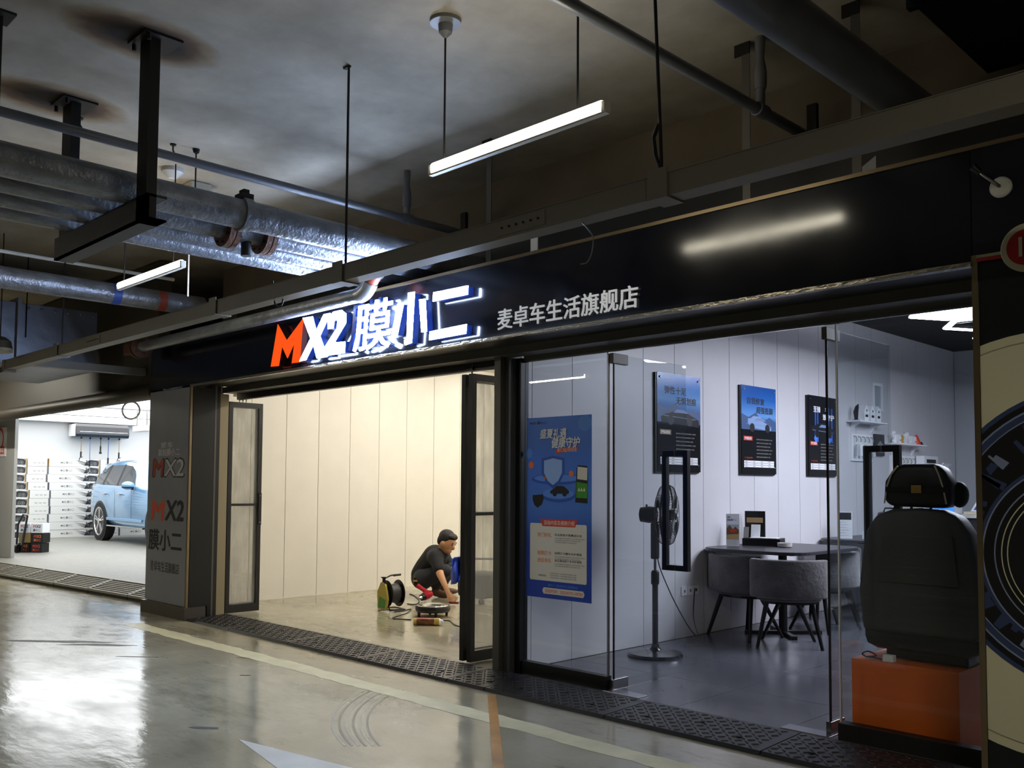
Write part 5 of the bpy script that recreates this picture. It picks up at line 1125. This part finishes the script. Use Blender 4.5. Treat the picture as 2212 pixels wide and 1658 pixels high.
# heat gun lying on the floor
t = thing('heat_gun', 'red heat gun with black nozzle lying beside the kneeling worker', 'heat gun', tuple(W(925, 1288, 11.45)))
h0, h1 = W(931, 1281, 11.34), W(916, 1288, 11.26)
MB().tube([h0, h0.lerp(h1, .4), h1], [.038, .05, .046], 18).build('motor_housing', mat('gun_red', 'c4142c', .35), t, smooth=True)
MB().tube([W(924, 1280, 11.31), W(913, 1272, 11.33), W(902, 1264, 11.36)], [.03, .026, .028], 14).build('handle', mat('gun_red', 'c4142c', .35), t, smooth=True)
MB().tube([h1, h1.lerp(W(906, 1292, 11.2), .6)], [.042, .038], 16).build('collar', M_BLACK, t, smooth=True)
MB().tube([h1.lerp(W(906, 1292, 11.2), .6), W(906, 1292, 11.2)], [.026, .014], 14).build('nozzle', M_STEEL, t, smooth=True)
# ---- the worker
def union_mesh(segs, ells, vox=.014, smooth=5):
    """tapered limbs and ellipsoids fused into one continuous smooth surface"""
    b = MB()
    for p0, p1, r0, r1 in segs:
        b.tube([p0, p1], [r0, r1], 14); b.ell(p0, (r0, r0, r0), 14, 10); b.ell(p1, (r1, r1, r1), 14, 10)
    for c, r, M in ells: b.ell(c, r, 20, 14, M)
    me = bpy.data.meshes.new('u'); bmesh.ops.recalc_face_normals(b.b, faces=b.b.faces); b.b.to_mesh(me); b.b.free()
    o = bpy.data.objects.new('u', me); COL.objects.link(o)
    m = o.modifiers.new('r', 'REMESH'); m.mode = 'VOXEL'; m.voxel_size = vox; m.use_smooth_shade = True
    m = o.modifiers.new('s', 'SMOOTH'); m.iterations = smooth; m.factor = .5
    bpy.context.view_layer.update()
    r = bpy.data.meshes.new_from_object(o.evaluated_get(bpy.context.evaluated_depsgraph_get())); bpy.data.objects.remove(o); return r
pel, lum, chest, neck = W(913, 1244, 11.75), W(921, 1226, 11.75), W(940, 1203, 11.65), W(955, 1188, 11.56)
headc = W(966, 1170, 11.5)
shN, elN, wrN, haN = W(941, 1203, 11.42), W(951, 1240, 11.25), W(965, 1272, 11.12), W(970, 1284, 11.08)
shF, elF, wrF = W(957, 1200, 11.85), W(973, 1224, 11.80), W(985, 1236, 11.6)
hipN, knN, anN = W(915, 1249, 11.62), W(962, 1233, 11.42), W(942, 1270, 11.66)
hipF, knF, anF = W(920, 1247, 11.9), W(972, 1228, 11.78), W(955, 1266, 11.98)
M_SKIN = mat('skin', 'd29a6c', .5); M_TEE = mat('black_tee', '1b1b1d', .85, bump=.3, bs=12); M_TROU = mat('dark_trousers', '2a2c33', .85, bump=.3, bs=12)
hd = (RV*.80-FV*.42+Vector((0, 0, -.42))).normalized(); hs = hd.cross(Vector((0, 0, 1))).normalized(); hu = hs.cross(hd).normalized()
MH = Matrix((hd, hs, hu)).transposed()
fd_ = (haN-wrN).normalized(); px_ = RV; hand = []
hand.append((haN-fd_*.02, haN+fd_*.045, .030, .032)); hand.append((haN-fd_*.01+px_*.012, haN+fd_*.04+px_*.016, .024, .026))
for o_, l in ((-.030, .055), (-.010, .068), (.010, .064), (.029, .05)):
    p0 = haN+fd_*.045+px_*o_; p1 = p0+fd_*l*.55+RV*.004; p2 = p1+fd_*l*.3+RV*.016; hand += [(p0, p1, .0105, .0100), (p1, p2, .0100, .0085)]
hand += [(haN+px_*.03, haN+px_*.056+fd_*.03, .013, .011), (haN+px_*.056+fd_*.03, haN+px_*.066+fd_*.058, .011, .009)]
segs = [(pel, lum, .12, .115), (lum, chest, .115, .125), (chest, neck, .12, .06), (neck, headc-hu*.03, .058, .055), (chest, shN, .10, .07), (shN, elN, .060, .046), (elN, wrN, .045, .030), (wrN, haN, .029, .029), (chest, shF, .10, .07), (shF, elF, .060, .046), (elF, wrF, .045, .032),
        (pel, hipN, .11, .10), (hipN, knN, .095, .065), (knN, anN, .062, .040), (pel, hipF, .11, .10), (hipF, knF, .095, .065), (knF, anF, .062, .040)]+hand
ells = [(headc, (.112, .086, .132), MH), (headc+hd*.03-hu*.085, (.075, .062, .052), MH), (headc+hd*.112-hu*.03, (.024, .016, .028), MH), (headc+hd*.095-hu*.085, (.014, .028, .010), MH), (headc+hs*.088-hu*.02-hd*.005, (.022, .014, .034), MH), (headc-hs*.088-hu*.02-hd*.005, (.022, .014, .034), MH)]
def wear(nm, segs, ells, m, par=None, vox=.014, smooth=5, **k):
    b = MB(); b.b.from_mesh(union_mesh(segs, ells, vox, smooth)); return b.build(nm, m, par, smooth=True, auto=0, **k)
man = wear('person', segs, ells, M_SKIN, None, .0085, 3, label='squatting person in black T-shirt reaching down to the bay floor', cat='person')
wear('shirt', [(pel+Vector((0, 0, .02)), lum, .150, .148), (lum, chest, .148, .160), (chest, neck-Vector((0, 0, .035)), .150, .085), (chest, shN, .13, .098), (shN, shN.lerp(elN, .68), .092, .074), (chest, shF, .13, .098), (shF, shF.lerp(elF, .68), .092, .074)], [], M_TEE, man)
wear('trousers', [(pel-Vector((0, 0, .02)), pel+Vector((0, 0, .03)), .150, .14), (pel, hipN, .14, .125), (hipN, knN, .120, .088), (knN, anN+Vector((0, 0, .02)), .085, .060), (pel, hipF, .14, .125), (hipF, knF, .120, .088), (knF, anF+Vector((0, 0, .02)), .085, .060)], [], M_TROU, man)
for a_ in (anN, anF):
    z0 = Vector((0, 0, 1)); f0 = (RV*.9-FV*.25).normalized(); gp = Vector((a_.x, a_.y, .0))
    MF = Matrix((f0, z0.cross(f0), z0)).transposed(); wear('shoe', [], [(gp+f0*.08+Vector((0, 0, .045)), (.145, .055, .042), MF), (gp+Vector((0, 0, .075)), (.06, .052, .06), MF)], mat('shoe_tan', '6b5037', .6), man, .010, 3)
wear('hair', [], [(headc-hd*.028+hu*.050, (.108, .098, .100), MH), (headc-hd*.070+hu*.0, (.060, .090, .085), MH), (headc+hd*.045+hu*.092, (.062, .078, .040), MH)], mat('black_hair', '15110f', .6, bump=.6, bs=90), man, .010, 2)
bb = MB()
for s_ in (-1, 1): bb.ell(headc+hd*.100+hs*.036*s_+hu*.012, (.009, .014, .006), 10, 6, MH)
bb.build('eyes', M_BLACK, man, smooth=True)
bb = MB()
for s_ in (-1, 1): bb.ell(headc+hd*.100+hs*.038*s_+hu*.034, (.010, .022, .005), 10, 6, MH)
bb.build('eyebrows', M_BLACK, man, smooth=True)
bb = MB(); bb.obox(W(900, 1254, 11.56), (.075, .05, .10), Matrix.Rotation(.7, 3, 'Z')); bb.build('tool_pouch', M_BLACK, man, bevel=.015)
bb = MB(); bb.obox(W(898.5, 1254, 11.53), (.07, .012, .018), Matrix.Rotation(.7, 3, 'Z')); bb.build('pouch_stripe', mat('stripe_yellow', 'd2a83a', .5), man)
t = thing('scraper', 'red plastic scraper held against the bay floor', 'scraper', tuple(PX(981, 1301, 2, 0)))
q = PX(980, 1300, 2, 0.008); MB().obox(q, (.11, .05, .012), Matrix.Rotation(radians(38), 3, 'Z')).build('blade_holder', mat('scraper_red', 'c8243a', .4), t); MB().obox(q+RV*.09, (.07, .03, .006), Matrix.Rotation(radians(38), 3, 'Z')).build('blade', C_W, t)
# blue cloth over a black crate behind the folding door
t = thing('tool_trolley', 'black rounded tool trolley partly behind the folding door', 'trolley', tuple(PX(1005, 1290, 2, 0)))
q = PX(1040, 1300, 2, 0); MB().box(q.x-.22, q.x+.22, q.y-.22, q.y+.22, .06, .36).build('body', M_BLACK, t, bevel=.06, smooth=True)
for sx in (-1, 1):
    for sy in (-1, 1): MB().cyl((q.x+sx*.15-.015, q.y+sy*.15, .031), (q.x+sx*.15+.015, q.y+sy*.15, .031), .03, n=14).build('caster', M_BLACK, t, smooth=True)
t = thing('cloth', 'crumpled bright blue cloth hanging over the black trolley', 'cloth', (q.x, q.y, .2))
b = MB(); nu, nv = 22, 16; vs = []
c0 = W(972, 1203, 11.0); 
for j in range(nv+1):
    row = []
    for i in range(nu+1):
        u, v = i/nu, j/nv
        top = W(976+u*40, 1206-5*sin(u*pi)+v*54+(1-u)*v*2, 11.0+.05*sin(u*17+v*3)+.06*sin(u*9-v*5)+.02*v)
        row.append(b.b.verts.new(top))
    vs.append(row)
for j in range(nv):
    for i in range(nu): b.b.faces.new((vs[j][i], vs[j][i+1], vs[j+1][i+1], vs[j+1][i]))
o = b.build('cloth_sheet', mat('blue_cloth', '1b3fae', .55, bump=.3, bs=25), t, smooth=True, auto=0)
md = o.modifiers.new('th', 'SOLIDIFY'); md.thickness = .012
t = thing('trolley_rail', 'grey rail standing behind the blue cloth', 'rail', (q.x, q.y, .36)); MB().tube([(q.x-.12, q.y-.16, .361), (q.x-.12, q.y-.16, .52), (q.x+.2, q.y+.16, .52), (q.x+.2, q.y+.16, .361)], .014, 10).build('tube_frame', M_PIPEGREY, t, smooth=True)

# ================================================================ WASH BAY
XB = -22.44
M_CARD = mat('white_carton', 'e4e4e0', .45); M_INK = mat('engine_ink', '2a2a2c', .5); M_INK2 = mat('engine_ink_grey', '7c7c7e', .5); M_BROWN = mat('carton_brown', 'b79a6a', .6)
rc = random.Random(11)
def carton_proto():
    t = thing('film_carton', 'x', 'carton'); Lc, Hc, Dc = 1.575, .176, .19      # local: front faces +x, length along +y
    MB().box(-Dc, 0, .004, Lc-.004, 0, Hc).build('carton', M_CARD, t, world=False, bevel=.003)
    b = MB(); b2 = MB()
    def blob(bb, y, z, r, l):
        bb.prism([(l, y+r*cos(2*pi*i/10), z+r*sin(2*pi*i/10)) for i in range(10)], (.0003, 0, 0))
    for k in range(3):                                                        # dark swoosh and rings of an engine drawing
        b.prism([(.0004, .98+.04*k, .165-.035*k), (.0004, 1.25, .105-.03*k), (.0004, 1.25, .085-.03*k)], (.0003, 0, 0))
    b.prism([(.0004, 1.22, .03), (.0004, 1.54, .02), (.0004, 1.56, .15), (.0004, 1.36, .165), (.0004, 1.26, .12)], (.0003, 0, 0))
    for k in range(14): blob(b2, 1.26+rc.random()*.27, .035+rc.random()*.11, .006+rc.random()*.014, .0009)
    for (y, z, r) in ((1.46, .075, .045), (1.38, .06, .03)): 
        blob(b2, y, z, r, .0013); b.prism([(.0018, y+r*.75*cos(2*pi*i/12), z+r*.75*sin(2*pi*i/12)) for i in range(12)], (.0003, 0, 0)); blob(b2, y, z, r*.45, .0023)
    b.build('engine_print', M_INK, t, world=False); b2.build('engine_print', M_INK2, t, world=False)
    MB().box(.0004, .0012, 1.548, 1.57, .005, .17).build('brown_edge', M_BROWN, t, world=False)
    me = glyphs('MX2 膜小二', .01, .3)
    vs_ = [v.co.copy() for v in me.vertices]; x1 = max(v.x for v in vs_); 
    for v in me.vertices: v.co = Vector((.0004+(v.co.z+.15)*.001, .70+v.co.x/x1*.26, .07+v.co.y*.055))
    me.materials.clear(); me.materials.append(M_INK); o = bpy.data.objects.new('lettering', me); COL.objects.link(o); o.parent = t
    for k in range(3): MB().box(.0004, .0008, .12+.09*k, .18+.09*k, .06, .085).build('fine_print', mat('fine_print', 'b9b9b6', .5), t, world=False)
    return t
CP = carton_proto(); tapes = [mat('tape_orange', 'd9a441', .45), mat('tape_silver', 'a9abb0', .4), mat('tape_slate', '8b90a0', .4)]
first = True
rows = ['bottom row', 'second row', 'third row', 'fourth row', 'fifth row', 'sixth row', 'seventh row', 'eighth row', 'ninth row', 'top row']
for r in range(10):
    for cidx in range(3):
        o = CP if first else copy_tree(CP); first = False
        sh = [.05, .04, .03, .06, .05, .06, .02, -.02, .0, .0][r]
        o.location = (XB+.20+rc.uniform(0, .01), 5.38+cidx*1.59+sh, ZW+.002+r*.1795)
        o['label'] = 'white film carton in the %s of the stack, %s' % (rows[r], ('column beside the pale pier', 'column under the hose reel box', 'column behind the blue car')[cidx]); o['group'] = 'film cartons stacked along the wash bay wall'
        MB().box(.0005, .0016, .41, .45, .002, .174).build('tape', tapes[0] if r == 9 else (tapes[1] if r % 3 else tapes[2]), o, world=False)
# hose reel box with hoses
t = thing('hose_reel_box', 'black hose reel box on the wash bay wall with hanging hoses', 'hose reel', (XB+.2, 8.5, 2.44))
MB().prism([(XB+.02, 7.92, 2.48), (XB+.12, 7.92, 2.445), (XB+.36, 7.92, 2.46), (XB+.40, 7.92, 2.52), (XB+.38, 7.92, 2.70), (XB+.28, 7.92, 2.77), (XB+.02, 7.92, 2.77)], (0, 1.22, 0)).build('housing', mat('reel_box', '24262c', .22, coat=.4), t, bevel=.008)
MB().box(XB+.03, XB+.37, 7.88, 7.918, 2.47, 2.75).build('end_cap', C_W, t, bevel=.012)
MB().box(XB+.40, XB+.404, 8.0, 9.1, 2.575, 2.585).build('trim_line', C_W, t)
hoses = [(8.08, '8f7a48', 1.98, 0), (8.28, '5b6fa8', 1.78, 1), (8.52, '2a2a2a', 2.12, 2), (8.70, '4a5f9a', 1.85, 1), (8.95, 'a08a4c', 1.98, 0)]
for y, c_, zb, k in hoses:
    MB().ell((XB+.28, y, 2.435), (.025, .025, .02), 10, 6).build('hose_outlet', M_BLACK, t, smooth=True)
    MB().tube([(XB+.28, y, 2.43), (XB+.28, y, zb+.12)], .009, 8).build('hose', mat('hose_'+c_, c_, .4), t, smooth=True)
    MB().tube([(XB+.28, y, zb+.14), (XB+.28, y, zb)], .018, 10).build('grip', M_BLACK, t, smooth=True)
    if k == 0: MB().tube([(XB+.28, y-.02, zb), (XB+.28, y-.04, zb-.08), (XB+.28, y+.04, zb-.10)], .010, 8).tube([(XB+.28, y, zb), (XB+.28, y+.05, zb+.02)], .006, 6).build('spray_gun', M_BLACK, t, smooth=True)
    elif k == 1: MB().tube([(XB+.28, y, zb), (XB+.28, y+.01, zb-.12), (XB+.28, y-.08, zb-.20)], .009, 8).build('lance', M_STEEL, t, smooth=True)
    else: MB().ell((XB+.28, y, zb-.02), (.035, .035, .025), 10, 6).build('blow_gun', M_BLACK, t, smooth=True)
# hose loop and lamp near the opening
q = W(283, 886, 11.2)
b = MB().tube([q+RV*(.105*cos(2*pi*i/32))+Vector((0, 0, .105*sin(2*pi*i/32))) for i in range(32)], .011, 8, closed=True)
t = thing('hose_loop', 'white hose coiled in a loop hanging under the lintel', 'hose', tuple(q)); b.build('loop', C_W, t, smooth=True)
MB().tube([q+Vector((0, .0, .105)), Vector((q.x, q.y, 2.86))], .008, 8).build('tail', C_W, t, smooth=True)
q = W(306, 932, 16.0); t = thing('wall_lamp', 'white box lamp hanging in the wash bay beside the grey pillar', 'lamp', tuple(q)); MB().box(q.x-.25, q.x+.25, q.y-.06, q.y+.06, q.z, q.z+.10).build('housing', C_W, t, bevel=.01); MB().tube([(q.x-.2, q.y, q.z+.10), (q.x-.2, q.y, 2.86)], .008, 6).tube([(q.x+.2, q.y, q.z+.10), (q.x+.2, q.y, 2.86)], .008, 6).build('hanger', M_STEEL, t)
# warning sign on the pier
t = thing('warning_sign', 'white warning sign with red ring on the pale pier', 'sign', (-17.1, 5.03, 1.95))
a, b_ = PX(15, 922, 1, 5.038), PX(15, 985, 1, 5.038)
MB().box(a.x-.62, a.x, 5.025, 5.0395, b_.z, a.z).build('plate', C_W, t); zc = b_.z+(a.z-b_.z)*.62; xc = a.x-.29
b = MB(); ring_ = [(xc+.185*cos(2*pi*i/36), zc+.185*sin(2*pi*i/36)) for i in range(36)]; b.prism([(u, 5.0248, v) for u, v in ring_], (0, -.001, 0)); b.build('red_ring', C_RD, t)
MB().prism([(xc+.14*cos(2*pi*i/36), 5.0236, zc+.14*sin(2*pi*i/36)) for i in range(36)], (0, -.001, 0)).build('ring_field', C_W, t)
MB().box(a.x-.56, a.x-.06, 5.0238, 5.0248, b_.z+.04, b_.z+.17).build('red_box', C_RD, t); text('lettering', '禁止停车', C_W, t, (a.x-.54, 5.0235, b_.z+.055), (1, 0, 0), (0, 0, 1), .46, .1, .0005, .02)
# small product boxes beside the pier
RB = Matrix.Rotation(radians(36), 3, 'Z'); rb = RB @ Vector((1, 0, 0)); fb = RB @ Vector((0, -1, 0))
base = PX(64, 1193, 2, ZW)+FV*.12
def prod(u, lvl, m, lab, txt, mt, mc):
    c = base+rb*(u*.235)+Vector((0, 0, .085+lvl*.175)); t = thing('product_box', lab, 'box', (c.x, c.y, c.z-.084))
    MB().obox(c, (.225, .20, .168), RB).build('carton', m, t, bevel=.002)
    if txt:
        o = c+fb*.1012-rb*.07
        text('lettering', 'M', mt, t, o+Vector((0, 0, .005)), rb, (0, 0, 1), .05, .05, .0006, .03, .1); text('lettering', 'X2', mc, t, o+rb*.055+Vector((0, 0, .005)), rb, (0, 0, 1), .09, .05, .0006, .03, .1); text('lettering', '膜小二', mc, t, o+Vector((0, 0, -.06)), rb, (0, 0, 1), .14, .045, .0006, .02)
prod(-.5, 0, M_PB, 'black product box at the bottom of the stack by the folded trolley', 1, C_RD, C_OR); prod(.55, 0, M_PB, 'black product box at the bottom outer corner of the stack', 1, C_RD, C_RD)
prod(-.45, 1, mat('kraft_box', '9a8250', .6), 'plain brown product box in the middle of the stack', 0, None, None); prod(.62, 1, M_PB, 'black product box in the middle of the stack', 1, C_RD, C_OR)
prod(-.5, 2, C_W, 'white product box on top of the brown box', 1, C_RD, C_BK); prod(.55, 2, C_W, 'white product box on top of the black box', 1, C_RD, C_BK)
q = PX(26, 1196, 2, ZW)+FV*.3; t = thing('folded_trolley', 'folded black steel hand trolley leaning beside the product boxes', 'trolley', (q.x, q.y, ZW))
MB().tube([q+rb*-.10+Vector((0, 0, .01)), q+rb*-.08+Vector((0, 0, .5)), q+rb*.02+Vector((0, 0, .68)), q+rb*.10+Vector((0, 0, .66)), q+rb*.06+Vector((0, 0, .4)), q+Vector((0, 0, .01))], .018, 8).build('frame', M_BLACK, t, smooth=True)
MB().tube([q+rb*-.06+FV*.05+Vector((0, 0, .01)), q+rb*.06+FV*.05+Vector((0, 0, .58))], .014, 8).build('brace', M_STEEL, t, smooth=True); MB().cyl(q+rb*-.06+fb*.05+Vector((0, 0, .076)), q+rb*-.02+fb*.05+Vector((0, 0, .076)), .075, n=18).build('wheel', M_BLACK, t, smooth=True)

# ---- blue SUV
hv = Vector((.9985, -.05, 0)).normalized(); lv = Vector((-hv.y, hv.x, 0))
wc = PX(224, 1166, 2, ZW); org = wc+lv*.86
car = thing('car', 'light blue SUV parked in the wash bay', 'car', tuple(org), atan2(hv.y, hv.x))
M_PAINT = mat('pale_blue_paint', '7fb0dc', .22, coat=1., metal=.25, spec=.6); M_WIN = mat('car_glass', '2b2f36', .06, spec=.8); M_CHR = mat('chrome', 'd8d8d6', .12, metal=1.0); M_TYRE = mat('tyre', '1b1b1c', .7); M_CLAD = mat('cladding', '8fb4d6', .35)
st_ = [(-.98, .62, .98, 1.10, .70, .62), (-.90, .46, 1.12, 1.30, .86, .66), (-.72, .42, 1.20, 1.56, .93, .66), (-.45, .42, 1.20, 1.70, .955, .67), (0, .42, 1.19, 1.745, .965, .68), (.6, .36, 1.18, 1.755, .965, .69), (1.2, .34, 1.17, 1.73, .965, .69), (1.7, .34, 1.16, 1.64, .965, .67), (2.1, .34, 1.15, 1.45, .96, .66), (2.5, .36, 1.14, 1.20, .955, .70), (2.9, .42, 1.08, 1.12, .95, .72), (3.3, .42, 1.02, 1.06, .92, .72), (3.62, .42, .92, .96, .82, .66), (3.72, .48, .78, .80, .66, .58)]
st_ = [(a_*1.1 if a_ > 0 else a_, *q_) for a_, *q_ in st_]
b = MB(); rings = []
for (x, zb, zl, zr, hw, hr) in st_:
    half = [(0, zb), (hw*.90, zb), (hw*.985, zb+.12), (hw, zb+(zl-zb)*.55), (hw*.975, zl-.04), (hw*.955, zl), (hr+(hw*.94-hr)*.12, zl+(zr-zl)*.86), (hr*.86, zr-.012), (0, zr)]
    rings.append([b.b.verts.new((x, -y, z)) for y, z in half]+[b.b.verts.new((x, y, z)) for y, z in half[::-1][1:-1]])
for i in range(len(rings)-1):
    n = len(rings[i])
    for j in range(n): b.b.faces.new((rings[i][j], rings[i][(j+1) % n], rings[i+1][(j+1) % n], rings[i+1][j]))
b.b.faces.new(rings[0]); b.b.faces.new(rings[-1][::-1])
b.build('body', M_PAINT, car, world=False, smooth=True, auto=50)
def side_y(x, f):                       # half width of the greenhouse at height fraction f between belt and roof
    for i in range(len(st_)-1):
        if st_[i][0] <= x <= st_[i+1][0]:
            k = (x-st_[i][0])/(st_[i+1][0]-st_[i][0]); L_ = [st_[i][j]+(st_[i+1][j]-st_[i][j])*k for j in range(6)]; break
    y0 = L_[4]*.955; y1 = L_[5]+(L_[4]*.94-L_[5])*.12
    return y0+(y1-y0)*f/.86, L_[2]+(L_[3]-L_[2])*f
def win(name, pts, m, off):
    v = []
    for x, f in pts: y, z = side_y(x, f); v.append((x, -(y+off), z))
    MB().prism(v, (0, .004, 0)).build(name, m, car, world=False)
win('quarter_window', [(-.62, .08), (-.02, .06), (.02, .80), (-.12, .78), (-.40, .52)], M_WIN, .012)
win('rear_door_window', [(.08, .06), (.86, .05), (.84, .80), (.12, .80)], M_WIN, .012); win('front_door_window', [(.96, .05), (1.86, .10), (1.50, .66), (1.30, .78), (.94, .80)], M_WIN, .012)
win('window_trim', [(-.70, .02), (1.95, .02), (1.95, .05), (-.66, .06)], M_CHR, .016); win('window_pillar', [(.86, .05), (.96, .05), (.93, .82), (.84, .82)], M_BLACK, .014); win('window_pillar', [(-.03, .05), (.08, .05), (.11, .82), (.02, .82)], M_BLACK, .014)
win('roof_rail', [(-.5, .90), (1.4, .90), (1.3, .96), (-.4, .96)], M_CHR, -.02)
for x in (.18, 1.10): MB().box(x-.02, x+.20, -1.0, -.955, 1.00, 1.035).build('door_handle', M_CHR, car, world=False, bevel=.008)
MB().box(.5, 3.0-.45, -.985, -.90, .33, .36).build('side_step', M_CHR, car, world=False, bevel=.006); MB().box(.45, 2.45, -.975, -.955, .46, .52).build('sill_moulding', M_CLAD, car, world=False, bevel=.006)
for x in (.9, 1.86): MB().box(x-.002, x+.002, -.967, -.964, .50, 1.12).build('door_gap', M_BLACK, car, world=False)
MB().ell((1.92, -1.06, 1.20), (.10, .13, .085), 16, 10).build('mirror', M_PAINT, car, world=False, smooth=True); MB().bar((1.90, -.95, 1.13), (1.92, -1.03, 1.15), .05, .04).build('mirror_arm', M_BLACK, car, world=False); MB().ell((1.925, -1.06, 1.165), (.102, .132, .03), 16, 6).build('mirror_base', M_BLACK, car, world=False, smooth=True)
MB().box(-1.0, -.90, -.82, -.45, .92, 1.06).build('tail_lamp', mat('tail_red', '8e1a1a', .2), car, world=False, bevel=.02)
for x in (0, 3.08):
    for s in (-1, 1):
        yo = s*.86
        MB().lathe([(.445, -.02), (.445, .086)], (x, s*.88, .42), (0, s, 0), 40).build('wheel_arch', M_BLACK, car, world=False, smooth=True)
        w_ = MB().lathe([(.30, -.11), (.40, -.11), (.42, -.085), (.42, .085), (.40, .115), (.31, .12), (.29, .09)], (x, yo, .42), (0, s, 0), 40, cap=False).build('tyre', M_TYRE, car, world=False, smooth=True)
        MB().lathe([(.30, .10), (.31, .122), (.285, .118), (.27, .09)], (x, yo, .42), (0, s, 0), 36, cap=False).build('rim', M_CHR, w_, world=False, smooth=True)
        MB().lathe([(.28, .03), (.02, .03)], (x, yo, .42), (0, s, 0), 30, cap=False).build('brake_disc', M_BLACK, w_, world=False)
        for k in range(5):
            an = 2*pi*k/5+.3; d = Vector((cos(an), 0, sin(an))); n2 = Vector((-sin(an), 0, cos(an))); y_ = yo+s*.112
            c0 = Vector((x, y_, .42)); MB().prism([c0+d*.04+n2*.02, c0+d*.29+n2*.055, c0+d*.29+n2*.02, c0+d*.06, c0+d*.29-n2*.02, c0+d*.29-n2*.055, c0+d*.04-n2*.02], (0, -s*.02, 0)).build('spoke', M_CHR, w_, world=False)
        MB().lathe([(.06, .10), (.06, .125), (.03, .13)], (x, yo, .42), (0, s, 0), 20).build('hub_cap', M_CHR, w_, world=False, smooth=True)
